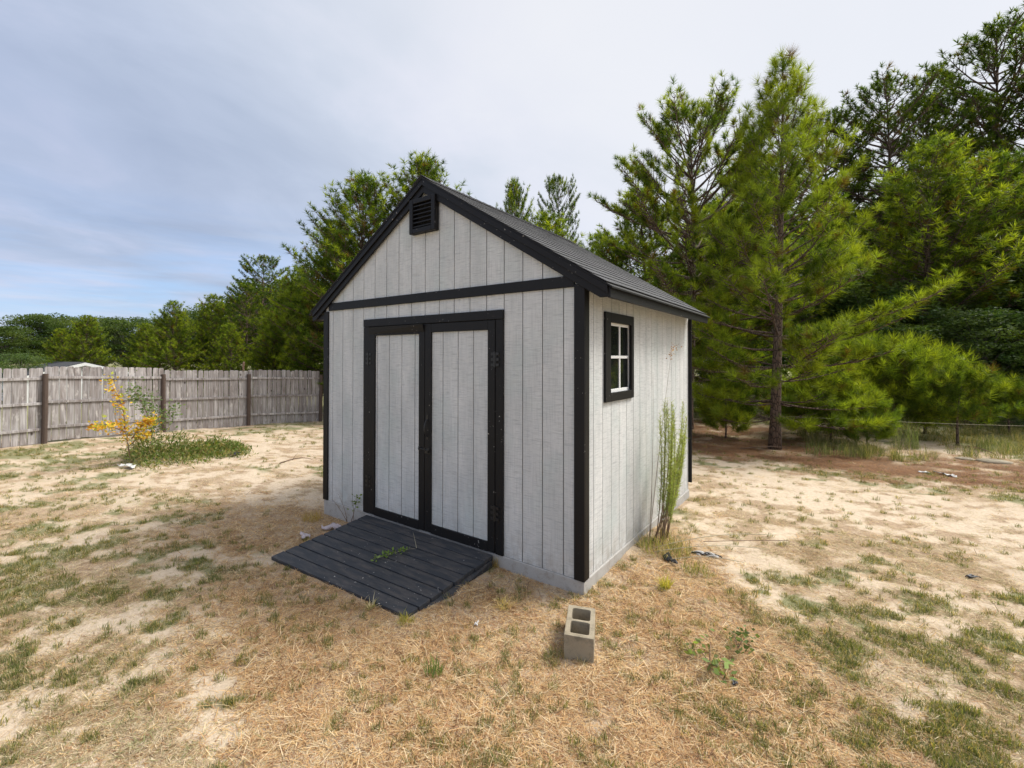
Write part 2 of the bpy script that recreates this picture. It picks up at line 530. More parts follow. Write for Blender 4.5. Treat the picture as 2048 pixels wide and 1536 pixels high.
def mat_ground():
    m, k, b, _ = material('sandy_ground')
    p = pos(k)
    at = k.node('ShaderNodeAttribute', attribute_name='tint')
    sp = k.node('ShaderNodeSeparateColor'); k.put(sp.inputs[0], at.outputs['Color'])
    dry, green, needle = sp.outputs[0], sp.outputs[1], sp.outputs[2]
    sand = at.outputs['Alpha']
    f1 = k.noise(p, 5.5, 6, .7, .3); f2 = k.noise(p, 24, 6, .72, .5); f3 = k.noise(p, 95, 4, .7)
    soil = k.mix(f1, (.33, .225, .145), (.53, .395, .265))
    soil = k.mix(k.ramp(f2, [(.35, 1), (.5, 0)]), soil, (.27, .19, .13))
    pale = k.mix(k.ramp(f2, [(.3, 0), (.6, 1)]), (.47, .355, .25), (.69, .575, .43))
    sm = k.math('ADD', sand, k.math('MULTIPLY', k.math('SUBTRACT', f2, .5), 2.0))
    c = k.mix(k.ramp(sm, [(.22, 0), (.62, 1)]), soil, pale)
    straw = k.mix(k.ramp(f3, [(.35, 0), (.65, 1)]), (.27, .185, .11), (.60, .47, .32))
    dm = k.math('MULTIPLY', dry, k.ramp(k.math('ADD', f2, k.math('MULTIPLY', f3, .35)), [(.52, 0), (.78, 1)]))
    c = k.mix(k.math('MULTIPLY', dm, .85), c, straw)
    gcol = k.mix(k.ramp(f3, [(.35, 0), (.65, 1)]), (.075, .095, .03), (.22, .24, .09))
    gm = k.ramp(k.math('ADD', green, k.math('MULTIPLY', k.math('SUBTRACT', f2, .5), 1.0)), [(.35, 0), (.8, 1)])
    c = k.mix(k.math('MULTIPLY', gm, .8), c, gcol)
    ncol = k.mix(k.ramp(f3, [(.35, 0), (.65, 1)]), (.12, .066, .036), (.32, .20, .115))
    c = k.mix(k.math('MULTIPLY', k.ramp(k.math('ADD', needle, k.math('MULTIPLY', k.math('SUBTRACT', f2, .5), .8)), [(.2, 0), (.6, 1)]), .95), c, ncol)
    k.put(b.inputs['Base Color'], c); b.inputs['Roughness'].default_value = .95
    b.inputs['Specular IOR Level'].default_value = .15
    n1 = k.bump(f2, .6, .03)
    k.put(b.inputs['Normal'], k.bump(f3, .7, .008, n1))
    return m


M = dict(
    siding=mat_siding(),
    trim=mat_dark_paint('black_trim_paint', (.0050, .0046, .0050), .55, .52),
    ramp=mat_dark_paint('charcoal_deck_paint', (.026, .0285, .033), .9, .6, dust=.5),
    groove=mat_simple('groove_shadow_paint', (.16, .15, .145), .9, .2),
    metal=mat_simple('black_painted_iron', (.012, .012, .013), .35, .2, 30, .1),
    white=mat_simple('white_sash_paint', (.80, .80, .78), .5, .04, 20, .05),
    slab=mat_concrete('slab_concrete', (.36, .345, .32), (.47, .455, .43), (.25, .215, .17)),
    block=mat_concrete('cinder_block_concrete', (.24, .195, .125), (.40, .345, .25), (.13, .11, .07)),
    picket=mat_fence(),
    post=mat_simple('treated_post_wood', (.085, .058, .045), .85, .45, 6, .5, .006, stretch=(8, 8, .8)),
    shingle=mat_shingle(),
    ground=mat_ground(),
    needles=mat_foliage('pine_needles', .48, (1.45, 1.15, .55)),
    leaves=mat_foliage('broad_leaves', .34, (1.2, 1.1, .75)),
    grass=mat_foliage('grass_blades', .35, (1.1, 1.0, .8), .6, 1.7),
    straw=mat_foliage('dry_straw', .25, (.8, .70, .6), .7, 2.2),
    bark=mat_bark('pine_bark', (.10, .065, .045), (.24, .165, .12), (.035, .024, .018)),
    bark_grey=mat_bark('grey_bark', (.11, .095, .08), (.22, .20, .17), (.05, .042, .035)),
    twig=mat_simple('dry_twig', (.20, .13, .085), .85, .35, 20),
    plastic=mat_simple('pale_plastic_scrap', (.50, .43, .44), .45, .15, 12),
    paper=mat_simple('white_litter', (.62, .61, .58), .7, .08, 12),
    darkscrap=mat_simple('black_rubber_scrap', (.015, .015, .018), .5, .4, 12),
    render_wall=mat_simple('white_gable_siding', (.72, .72, .71), .8, .06, 3),
    cord=mat_simple('pale_cord', (.42, .37, .25), .7, .15, 20),
)


def mat_glass():
    m, k, b, _ = material('window_glass')
    b.inputs['Base Color'].default_value = (.012, .014, .013, 1)
    b.inputs['Roughness'].default_value = .03
    b.inputs['IOR'].default_value = 1.52
    k.put(b.inputs['Normal'], k.bump(k.noise(pos(k), 2.2, 2, .5), .02, .02))
    return m


M['glass'] = mat_glass()


# ------------------------------------------------------------------ ground
def build_ground():
    n = 470
    t = np.linspace(-1, 1, n)
    k = 7.2
    w = np.sinh(k * t) / math.sinh(k)
    xs = -0.8 + 420 * w; ys = -0.2 + 420 * w
    # blend in a linear part so that spacing near the shed stays even
    lin = t * 6.5
    xs = -0.8 + lin + 420 * w; ys = -0.2 + lin + 420 * w
    X, Y = np.meshgrid(xs, ys)
    Z = ground_z(X, Y)
    far = sstep(60, 160, np.hypot(X, Y))
    Z = Z * (1 - far) - .6 * far
    # the house pad: keep the soil below the slab top inside the footprint
    inside = (X > -3.5) & (X < -.08) & (Y > .08) & (Y < 3.4)
    Z = np.where(inside, np.minimum(Z, -.2), Z)
    V = np.stack([X, Y, Z], -1).reshape(-1, 3)
    i = np.arange((n - 1) * (n - 1)); r = i // (n - 1); c = i % (n - 1)
    a = r * n + c
    F = np.stack([a, a + 1, a + n + 1, a + n], -1)
    dry, green, needle, sand = cover(V[:, 0], V[:, 1])
    m = tri_mesh('ground', V, F, M['ground'], np.stack([dry, green, needle, sand], -1))
    m.polygons.foreach_set('use_smooth', np.ones(len(m.polygons), bool))
    tag(place('ground', m), 'sandy yard ground with straw and patchy grass', kind='structure')


build_ground()

# ------------------------------------------------------------------ shed
WF = 3.584; DP = 3.494; G = .2032
CX = -1.80; SL = .65; ZA = 3.615         # gable centre, slope, lower line of the rake boards


def zlow(x): return ZA - SL * abs(x - CX)


shed = thing('garden_shed', (-1.79, 1.75, -.1), 'light grey board-sided garden shed with black trim, gabled roof and double doors', 'shed')


def build_shed():
    # slab
    fnd = MB().box(-WF - .012, .014, -.012, DP + .012, -.5, -.003)
    part('foundation', fnd, M['slab'], shed, bevel=.008)
    # ---- front wall
    fw = MB()
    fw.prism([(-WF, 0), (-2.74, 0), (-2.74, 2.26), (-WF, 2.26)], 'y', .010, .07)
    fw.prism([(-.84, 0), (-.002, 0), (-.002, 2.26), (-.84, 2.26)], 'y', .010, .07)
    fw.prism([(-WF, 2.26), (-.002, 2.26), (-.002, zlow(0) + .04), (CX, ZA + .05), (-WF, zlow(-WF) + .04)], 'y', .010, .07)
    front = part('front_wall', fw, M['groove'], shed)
    gx = [-.1789 - G * i for i in range(17)]
    edges = [0.0] + gx + [-WF]
    gw = .0048
    for i in range(len(edges) - 1):
        b = edges[i] - (gw if i else 0); a = edges[i + 1] + (gw if i < len(edges) - 2 else 0)
        mb = MB()
        top = lambda x: zlow(x) + .03

        def col(x0, x1, z0):
            poly = [(x0, z0), (x1, z0), (x1, top(x1))]
            if x0 < CX < x1: poly.append((CX, top(CX)))
            poly.append((x0, top(x0)))
            mb.prism(poly, 'y', 0.0, .0102)
        D0, D1 = -2.745, -.835
        if b <= D0 or a >= D1: col(a, b, 0.0)
        elif a >= D0 and b <= D1: col(a, b, 2.25)
        elif a < D0: col(a, D0, 0.0); col(D0, b, 2.25)
        else: col(a, D1, 2.25); col(D1, b, 0.0)
        part('siding_board', mb, M['siding'], front)
    # ---- side wall (window side)
    WY0, WY1, WZ0, WZ1 = .515, 1.168, 1.50, 2.21
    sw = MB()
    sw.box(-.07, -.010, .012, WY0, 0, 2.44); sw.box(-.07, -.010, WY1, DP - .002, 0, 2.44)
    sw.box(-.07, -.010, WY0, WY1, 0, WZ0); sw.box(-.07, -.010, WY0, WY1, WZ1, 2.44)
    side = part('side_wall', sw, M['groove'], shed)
    gy = [.2122 + G * i for i in range(16)]
    edges = [0.012] + gy + [DP]
    for i in range(len(edges) - 1):
        a = edges[i] + (gw if i else 0); b = edges[i + 1] - (gw if i < len(edges) - 2 else 0)
        mb = MB()
        segs = []
        cuts = sorted({a, b} | {c for c in (WY0, WY1) if a < c < b})
        for y0, y1 in zip(cuts, cuts[1:]):
            if WY0 <= (y0 + y1) / 2 <= WY1:
                mb.box(-.0102, 0, y0, y1, 0, WZ0 - .0); mb.box(-.0102, 0, y0, y1, WZ1, 2.445)
            else:
                mb.box(-.0102, 0, y0, y1, 0, 2.445)
        part('siding_board', mb, M['siding'], side)
    # plain far walls
    bw = MB().prism([(-WF, 0), (-.002, 0), (-.002, zlow(0) + .04), (CX, ZA + .05), (-WF, zlow(-WF) + .04)], 'y', DP - .06, DP)
    part('back_wall', bw, M['siding'], shed)
    part('side_wall', MB().box(-WF, -WF + .07, .072, DP - .062, 0, 2.44), M['siding'], shed)
    # ---- trims
    t = M['trim']
    part('corner_board', MB().box(-.073, .022, -.022, -.0005, .0, 2.47), t, shed, .003)
    part('corner_board', MB().box(.0005, .0215, .0005, .078, .002, 2.44), t, shed, .003)
    part('corner_board', MB().box(-WF - .022, -3.512, -.022, -.0005, .0, 2.445), t, shed, .003)
    part('corner_board', MB().box(-WF - .021, -WF - .0005, .0005, .075, .002, 2.43), t, shed, .003)
    part('corner_board', MB().box(-.04, .046, DP + .0005, DP + .022, .10, 2.40), t, shed, .003)
    part('gable_band', MB().box(-3.50, -.0735, -.0215, -.0006, 2.450, 2.547), t, shed, .003)
    # rake boards with plumb/level cut tails and a raised strip above
    for sgn in (1, -1):
        xe = .232 if sgn > 0 else -3.80
        zc = 2.340
        hb = .115
        x_cut = CX + sgn * (ZA - zc) / SL
        P = [(CX, ZA), (x_cut, zc), (xe, zc), (xe, zlow(xe) + hb), (CX, ZA + hb)] if sgn * (xe - x_cut) > 0 else [(CX, ZA), (xe, zlow(xe)), (xe, zlow(xe) + hb), (CX, ZA + hb)]
        if sgn > 0:
            P = [(p[0] + .0004, p[1]) if p[0] == CX else p for p in P]
        part('rake_board', MB().prism(P, 'y', -.045, -.0225), t, shed, .003)
        Q = [(CX + (.0004 if sgn > 0 else 0), ZA + .075), (xe, zlow(xe) + .072), (xe, zlow(xe) + .137), (CX + (.0004 if sgn > 0 else 0), ZA + .137)]
        part('rake_strip', MB().prism(Q, 'y', -.064, -.0455), t, shed, .003)
    part('fascia', MB().box(.228, .25, -.044, 3.50, 2.332, 2.418), t, shed, .002)
    part('fascia', MB().box(-3.82, -3.80, -.044, 3.50, 2.332, 2.418), t, shed, .002)
    part('soffit', MB().box(-3.799, -WF - .023, -.020, 3.48, 2.345, 2.40), t, shed)
    # ---- roof
    roof = MB()
    y0, y1 = -.068, DP + .04
    for sgn in (1, -1):
        xo = CX + sgn * 2.075
        roof.prism([(CX, ZA + .138), (xo, zlow(xo) + .138), (xo, zlow(xo) + .152), (CX, ZA + .154)], 'y', y0, y1)
    rf = part('roof', roof, M['trim'], shed)
    sl = math.atan(SL); ux, uz = math.cos(sl), -math.sin(sl)
    L = 2.09 / ux
    ex = .142
    nc = int(L / ex) + 1
    base = MB()
    # one tab: exposed length + overlap, slightly thick butt edge; local x down slope, y along eave
    base.hexa([(-.02, .002, 0), (ex, .002, 0.0045), (ex, .302, 0.0045), (-.02, .302, 0), (-.02, .002, .003), (ex, .002, .0105), (ex, .302, .0105), (-.02, .302, .003)])
    tab = base.mesh('shingle', M['shingle'])
    ntab = 0
    left = MB()
    for c in range(nc):
        s0 = c * ex
        if s0 + ex > L + .02: break
        off = .15 if c % 2 else 0.0
        yy = y0 - .008 - off
        while yy < y1:
            a = max(yy, y0 - .008); bnd = min(yy + .304, y1 + .01)
            w = bnd - a
            if w > .03:
                jz = random.uniform(0, .0015)
                o = Vector((CX + s0 * ux, a, ZA + .1555 + s0 * uz + jz))
                sh = place('shingle', tab, rf, loc=o, rot=(0, sl, 0))
                sh.scale = (1, w / .304, 1)
                ntab += 1
                # left slope
                vs = []
                for (lx, lz) in ((-.02, 0), (ex, .0045), (ex, .0105), (-.02, .003)):
                    X = CX - (s0 + lx) * ux - lz * math.sin(sl); Z = ZA + .1555 + (s0 + lx) * uz + lz * math.cos(sl)
                    vs.append((X, Z))
                left.prism(vs, 'y', a + .002, bnd - .002)
            yy += .304
    tag(part('shingle_field', left, M['shingle'], rf), kind='stuff')
    # ridge caps
    n = 26
    for i in range(n):
        a = y0 - .01 + (y1 - y0 + .02) * i / n; b = a + (y1 - y0 + .02) / n + .03
        h = .172 + .004
        cap = MB()
        hx = .125
        P = [(CX, ZA + h), (CX + hx, ZA + h - hx * SL), (CX + hx, ZA + h - hx * SL - .006), (CX, ZA + h - .006), (CX - hx, ZA + h - hx * SL - .006), (CX - hx, ZA + h - hx * SL)]
        v = []
        for p in P: v.append((p[0], a, p[1] + .006))
        for p in P: v.append((p[0], b, p[1]))
        k = 6
        cap.add(v, [(0, 1, 2, 3), (0, 3, 4, 5), (9, 8, 7, 6), (11, 10, 9, 6)] + [(i2, (i2 + 1) % k, k + (i2 + 1) % k, k + i2) for i2 in range(k)])
        part('ridge_cap', cap, M['shingle'], rf)
    # ---- gable vent
    vx0, vx1, vz0, vz1 = -1.978, -1.606, 3.185, 3.557
    vent = MB()
    bd = .052
    for (a, b, c, d) in ((vx0, vx0 + bd, vz0, vz1), (vx1 - bd, vx1, vz0, vz1), (vx0 + bd, vx1 - bd, vz0, vz0 + bd), (vx0 + bd, vx1 - bd, vz1 - bd, vz1)):
        vent.box(a, b, -.075, -.001, c, d)
    vt = part('gable_vent', vent, t, shed, .006)
    part('vent_back', MB().box(vx0 + bd, vx1 - bd, -.012, -.002, vz0 + bd, vz1 - bd), M['darkscrap'], vt)
    for i in range(6):
        z = vz0 + bd + .012 + i * .0445
        sl_ = MB().hexa([(vx0 + bd, -.066, z), (vx1 - bd, -.066, z), (vx1 - bd, -.016, z + .03), (vx0 + bd, -.016, z + .03),
                         (vx0 + bd, -.066, z + .012), (vx1 - bd, -.066, z + .012), (vx1 - bd, -.016, z + .042), (vx0 + bd, -.016, z + .042)])
        part('louver', sl_, t, vt)
    # ---- doors
    dc = MB()
    for (a, b, c, d) in ((-2.790, -2.697, .002, 2.213), (-.870, -.788, .002, 2.213)):
        part('door_casing', MB().box(a, b, -.024, -.0006, c, d), t, shed, .003)
    part('door_casing', MB().box(-2.792, -.786, -.030, -.0006, 2.215, 2.302), t, shed, .003)
    part('door_jamb', MB().box(-2.75, -.83, .012, .05, 0.0, 2.26), M['darkscrap'], shed)
    for di, (x0, x1, p0, p1, grooves) in enumerate(((-2.692, -1.784, -2.585, -1.868, (-2.559, -2.356, -2.150, -1.945)),
                                                    (-1.778, -.874, -1.690, -.957, (-1.540, -1.338, -1.142)))):
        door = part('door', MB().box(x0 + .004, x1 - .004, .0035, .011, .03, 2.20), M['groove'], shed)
        es = [p0 - .02] + list(grooves) + [p1 + .02]
        for a, b in zip(es, es[1:]):
            part('siding_board', MB().box(a + gw, b - gw, -.0085, .0036, .09, 2.13), M['siding'], door)
        part('stile', MB().box(x0, p0, -.030, -.0088, .012, 2.206), t, door, .003)
        part('stile', MB().box(p1, x1, -.030, -.0088, .012, 2.206), t, door, .003)
        if di == 0:   # the top rail of the left leaf has warped away from the door
            mb = MB().hexa([(p0 - .10, -.0345, 2.125), (p1 + .078, -.036, 2.128), (p1 + .078, -.0302, 2.128), (p0 - .10, -.0302, 2.125),
                            (p0 - .10, -.046, 2.205), (p1 + .078, -.060, 2.209), (p1 + .078, -.042, 2.209), (p0 - .10, -.032, 2.205)])
            part('top_rail', mb, t, door, .002, label='warped top rail leaning away from the door')
            part('rail', MB().box(p0 + .0005, p1 - .0005, -.0298, -.0088, 2.105, 2.20), t, door, .003)
        else:
            part('rail', MB().box(p0 + .0005, p1 - .0005, -.0298, -.0088, 2.117, 2.205), t, door, .003)
        part('rail', MB().box(p0 + .0005, p1 - .0005, -.0298, -.0088, .003, .098), t, door, .003)
        hx = x0 - .003 if di == 0 else x1 + .003
        for hz in (1.835, .385):
            h = MB()
            for s in (-1, 1):
                for kz in (-.052, 0, .052):
                    h.box(min(hx + s * .004, hx + s * .045), max(hx + s * .004, hx + s * .045), -.0345, -.0302, hz + kz - .013, hz + kz + .013)
                h.box(min(hx + s * .004, hx + s * .018), max(hx + s * .004, hx + s * .018), -.0342, -.0302, hz - .068, hz + .068)
            h.tube([(hx, -.037, hz - .075), (hx, -.037, hz + .075)], .0065, 8)
            part('hinge', h, M['metal'], door, .0008)
        if di == 1:
            hd = MB()
            hxx = -1.738
            pts = [(hxx, -.032 - .045 * math.sin(math.pi * i / 8) ** .7, 1.20 - .19 * i / 8) for i in range(9)]
            hd.tube(pts, [.006, .0075, .008, .009, .009, .009, .008, .0075, .006], 8)
            hd.box(hxx - .014, hxx + .014, -.034, -.0302, 1.195, 1.245); hd.box(hxx - .012, hxx + .012, -.034, -.0302, .985, 1.018)
            part('handle', hd, M['metal'], door, .001)
            la = MB()
            la.box(-1.775, -1.70, -.036, -.0302, .835, .895); la.tube([(-1.86, -.043, .878), (-1.695, -.043, .878)], .006, 8)
            la.box(-1.735, -1.712, -.055, -.036, .845, .868)
            la.box(-1.772, -1.758, -.05, -.036, .866, .89); la.box(-1.716, -1.702, -.05, -.036, .866, .89)
            part('latch', la, M['metal'], door, .001)
        else:
            la = MB().box(-1.868, -1.838, -.034, -.0302, .855, .90).box(-1.852, -1.840, -.052, -.034, .866, .89)
            part('latch_keeper', la, M['metal'], door, .001)
    # ---- window
    win = MB()
    win.box(.0006, .024, .433, .556, 1.447, 2.272); win.box(.0006, .024, 1.112, 1.178, 1.447, 2.272)
    win.box(.0006, .0235, .5565, 1.1115, 2.182, 2.272); win.box(.0006, .0235, .5565, 1.1115, 1.447, 1.528)
    w = part('window', win, t, shed, .003)
    fr = MB()
    fr.box(-.034, -.012, .518, .560, 1.503, 2.207); fr.box(-.034, -.012, 1.126, 1.166, 1.503, 2.207)
    fr.box(-.034, -.0122, .5605, 1.1255, 2.158, 2.207); fr.box(-.034, -.0122, .5605, 1.1255, 1.503, 1.556)
    part('sash', fr, M['white'], w, .002)
    mu = MB().box(-.030, -.015, .868, .896, 1.557, 1.846).box(-.030, -.015, .868, .896, 1.874, 2.157).box(-.030, -.0145, .5605, 1.1255, 1.8465, 1.8735)
    part('muntin', mu, M['white'], w, .001)
    for (a, b) in ((.5607, .8678), (.8962, 1.1253)):
        for (c, d) in ((1.5565, 1.846), (1.874, 2.1575)):
            part('pane', MB().box(-.026, -.022, a, b, c, d), M['glass'], w)


build_shed()

# ------------------------------------------------------------------ ramp
ramp = thing('wooden_ramp', (-1.8, -.6, -.17), 'charcoal painted wooden plank ramp leading up to the shed doors', 'ramp')


def build_ramp():
    TL, TR = Vector((-2.693, -.040, -.006)), Vector((-.874, -.040, -.002))
    BL, BR = Vector((-2.790, -1.195, -.150)), Vector((-.965, -1.10, -.152))
    n = 8
    def P(u, v): return (TL * (1 - u) + TR * u) * (1 - v) + (BL * (1 - u) + BR * u) * v
    for i in range(n):
        v0 = i / n + .006; v1 = (i + 1) / n - .006
        j0, j1 = random.uniform(-.004, .004), random.uniform(-.004, .004)
        dz = random.uniform(-.0015, .0015)
        c = []
        e0, e1 = random.uniform(-.006, .006), random.uniform(-.006, .006)
        for zz in (-.036, 0):
            for (u, v, e) in ((0, v1, e0), (1, v1, e1), (1, v0, e1), (0, v0, e0)):
                p = P(u, v) + Vector((e, 0, zz + dz + (j0 if u == 0 else j1) * .3))
                c.append(p)
        part('plank', MB().hexa(c), M['ramp'], ramp, .005)
    for u in (.01, .5, .99):
        a = P(u, .01); b = P(u, .93)
        mb = MB().hexa([(a.x - .019, b.y, b.z - .09), (a.x + .019, b.y, b.z - .09), (a.x + .019, a.y, -.14), (a.x - .019, a.y, -.14),
                        (b.x - .019, b.y, b.z - .037), (b.x + .019, b.y, b.z - .037), (a.x + .019, a.y, a.z - .037), (a.x - .019, a.y, a.z - .037)])
        part('stringer', mb, M['ramp'], ramp)


build_ramp()


# ------------------------------------------------------------------ cinder block
def build_block():
    gz = float(ground_z(.2, -.6, False))
    o = thing('cinder_block', (.235, -.565, gz), 'grey two-hole concrete cinder block standing in dry grass before the shed corner', 'concrete block', rz=math.atan2(-.38, .15) + math.pi / 2)
    import bmesh
    W2, L2, H = .0965, .198, .19
    wl = .032
    z0 = -gz - .188; z1 = -gz + .002
    bm = bmesh.new()
    # top and bottom faces as rings around two rounded holes
    def hole(cy):
        hw, hl, c = W2 - wl, (L2 - wl * 1.5) / 2, .016
        pts = []
        for sx, sy in ((1, 1), (-1, 1), (-1, -1), (1, -1)):
            a = [(hw * sx, cy + (hl - c) * sy), ((hw - c * .3) * sx, cy + (hl - c * .3) * sy), ((hw - c) * sx, cy + hl * sy)]
            pts += a if sx * sy > 0 else a[::-1]
        return pts
    rings = [[(W2, L2), (-W2, L2), (-W2, -L2), (W2, -L2)], hole((L2 - wl) / 2 + .004), hole(-(L2 - wl) / 2 - .004)]
    for z, flip in ((z1, False), (z0, True)):
        es = []
        for r in rings:
            vs = [bm.verts.new((x, y, z)) for x, y in r]
            es += [bm.edges.new((vs[i], vs[(i + 1) % len(vs)])) for i in range(len(vs))]
        bmesh.ops.triangle_fill(bm, use_beauty=True, use_dissolve=False, edges=es)
    bm.verts.ensure_lookup_table()
    k = sum(len(r) for r in rings); b = 0
    for r in rings:
        n = len(r)
        for i in range(n):
            a, c = b + i, b + (i + 1) % n
            bm.faces.new((bm.verts[a], bm.verts[c], bm.verts[c + k], bm.verts[a + k]))
        b += n
    bmesh.ops.recalc_face_normals(bm, faces=bm.faces)
    m = bpy.data.meshes.new('block_body'); bm.to_mesh(m); bm.free(); m.materials.append(M['block'])
    ob = place('block_body', m, o, local=True, bevel=.003)


build_block()


# ------------------------------------------------------------------ fence
def build_fence():
    posts = [(-12.55, -6.6), (-12.75, -3.95), (-13.47, -1.12), (-14.04, 1.67), (-13.55, 4.05), (-13.13, 6.45), (-12.6, 9.0)]
    posts = [(-12.9, -6.4), (-13.2, -3.8), (-13.5, -1.12), (-13.83, 1.60), (-13.62, 4.02), (-13.15, 6.45)]
    f = thing('board_fence', (-13.5, 0, -.4), 'weathered grey picket privacy fence with dog-eared tops along the left side', 'fence')
    variants = []
    for i in range(5):
        w = (.136, .140, .133, .138, .141)[i]; h = 1.83
        c = .028
        P = [(-w / 2, 0), (w / 2, 0), (w / 2, h - c), (w / 2 - c * .45, h - c * .25), (w / 2 - c * 1.3, h), (-w / 2 + c * 1.3, h), (-w / 2 + c * .45, h - c * .25), (-w / 2, h - c)]
        variants.append(MB().prism(P, 'y', -.008, .008).mesh('picket', M['picket']))
    # bay tops differ a little
    lift = [.0, .0, .03, -.03, .0]
    for bi, (a, b) in enumerate(zip(posts, posts[1:])):
        a = Vector((a[0], a[1], 0)); b = Vector((b[0], b[1], 0))
        d = (b - a); L = d.length; d.normalize(); nrm = Vector((d.y, -d.x, 0))   # towards the yard
        if nrm.dot(Vector((1, 0, 0))) < 0: nrm = -nrm
        ang = math.atan2(d.y, d.x)
        za = float(ground_z(a.x, a.y, False)); zb = float(ground_z(b.x, b.y, False))
        n = int(L / .146)
        for i in range(n):
            t = (i + .5) / n
            p = a.lerp(b, t) - nrm * .028
            z = za + (zb - za) * t + .02 + lift[bi] + random.uniform(-.014, .014)
            place('picket', random.choice(variants), f, loc=(p.x, p.y, z), rot=(random.uniform(-.006, .006), random.uniform(-.008, .008), ang + random.uniform(-.035, .035)))
        for rz in (.36, .98, 1.58):
            off = nrm * .0
            mb = MB()
            sag = random.uniform(-.012, .012)
            e = .045
            p0 = a + d * e; p1 = b - d * e
            hw = .018; hh = .032
            def q(p, s, z): r = p + nrm * s; return (r.x, r.y, z)
            z0 = za + rz + lift[bi]; z1 = zb + rz + lift[bi] + sag
            if bi == 4: z1 -= .015
            mb.hexa([q(p0, -hw, z0 - hh), q(p1, -hw, z1 - hh), q(p1, hw, z1 - hh), q(p0, hw, z0 - hh),
                     q(p0, -hw, z0 + hh), q(p1, -hw, z1 + hh), q(p1, hw, z1 + hh), q(p0, hw, z0 + hh)])
            part('rail', mb, M['picket'], f, .003)
    for i, (x, y) in enumerate(posts):
        z = float(ground_z(x, y, False))
        r = .062
        lean = random.uniform(-.02, .02)
        mb = MB().tube([(x + .03, y, z - .15), (x + .03 + lean * .5, y + lean, z + .9), (x + .03 + lean, y + lean, z + 1.70)], [r, r * .98, r * .95], 10)
        part('post', mb, M['post'], f, .004, smooth=False)
    x, y = posts[4]
    z = float(ground_z(x, y, False))
    part('broken_picket_stub', MB().tube([(x - .03, y - .15, z + 1.82), (x - .03, y - .16, z + 1.95), (x - .02, y - .15, z + 2.07), (x - .03, y - .14, z + 2.12)], [.03, .035, .04, .015], 7), M['twig'], f)


build_fence()


# ------------------------------------------------------------------ neighbour's building behind the fence
def build_neighbour():
    C = CP + 24 * (CW + CR * ((170 - 926.2) / 936.85)); bx, by = C.x, C.y
    gz = -.5
    n = thing('neighbour_outbuilding', (bx, by, gz), 'white gabled outbuilding with grey roof just showing above the board fence', 'building', rz=math.radians(93))
    ap = 1.51 - gz
    hw = 2.5; dep = 5.0
    sl = .27
    def mk(name, mb, mat, par=None): return place(name, mb.mesh(name, mat), par or n, local=True)
    ze = ap - sl * hw
    mk('wall', MB().prism([(-hw + .15, 0), (hw - .15, 0), (hw - .15, ze + .04), (0, ap - .01), (-hw + .15, ze + .04)], 'y', .1, dep), M['render_wall'])
    r = MB()
    for s in (-1, 1):
        r.prism([(0, ap + .06), (s * (hw + .1), ze + .03), (s * (hw + .1), ze - .02), (0, ap)], 'y', -.05, dep + .1)
    mk('roof', r, M['shingle'])
    for s in (-1, 1):
        mk('barge_board', MB().prism([(0, ap + .03), (s * (hw + .1), ze + .0), (s * (hw + .1), ze - .14), (0, ap - .12)], 'y', -.075, -.052), M['white'])
    mk('door', MB().box(-.5, .5, .06, .099, 0, ze - .35), M['white'])


build_neighbour()


# ------------------------------------------------------------------ trees
def needle_mesh(name, tp, td, tcol, N, nl, nw, shoot, spread=(18, 98), mat=None, r=None, droop=.0):
    """needle clusters: tp tuft base (T,3), td direction (T,3); every needle is one thin triangle"""
    r = r or rng
    T = len(tp)
    td = td / np.linalg.norm(td, axis=1, keepdims=True)
    ref = np.tile(np.array([[.3, .2, .93]]), (T, 1)); ref[np.abs(td[:, 2]) > .9] = (1, 0, 0)
    u = np.cross(td, ref); u /= np.linalg.norm(u, axis=1, keepdims=True); v = np.cross(td, u)
    az = r.uniform(0, 2 * np.pi, (T, N)); s = r.uniform(0, 1, (T, N)) ** .8
    an = np.radians(spread[0] + (spread[1] - spread[0]) * (1 - s) * r.uniform(.6, 1.2, (T, N)))
    dirn = (np.cos(an)[..., None] * td[:, None] + np.sin(an)[..., None] * (np.cos(az)[..., None] * u[:, None] + np.sin(az)[..., None] * v[:, None]))
    dirn[..., 2] -= droop
    L = nl * r.uniform(.75, 1.15, (T, N))
    sc = r.uniform(.8, 1.2, T)
    base = tp[:, None] + td[:, None] * (s * shoot * sc[:, None])[..., None]
    side = np.cross(dirn, r.normal(size=(T, N, 3))); side /= np.linalg.norm(side, axis=2, keepdims=True) + 1e-9
    tip = base + dirn * (L * sc[:, None])[..., None]
    a = base - side * nw / 2; b = base + side * nw / 2
    V = np.stack([a, b, tip], 2).reshape(-1, 3)
    F = np.arange(len(V)).reshape(-1, 3)
    c = np.repeat(np.repeat(tcol[:, None], N, 1)[:, :, None], 3, 2).copy()
    c *= r.uniform(.8, 1.25, (T, N, 1, 1))
    return tri_mesh(name, V, F, mat or M['needles'], c.reshape(-1, 3))


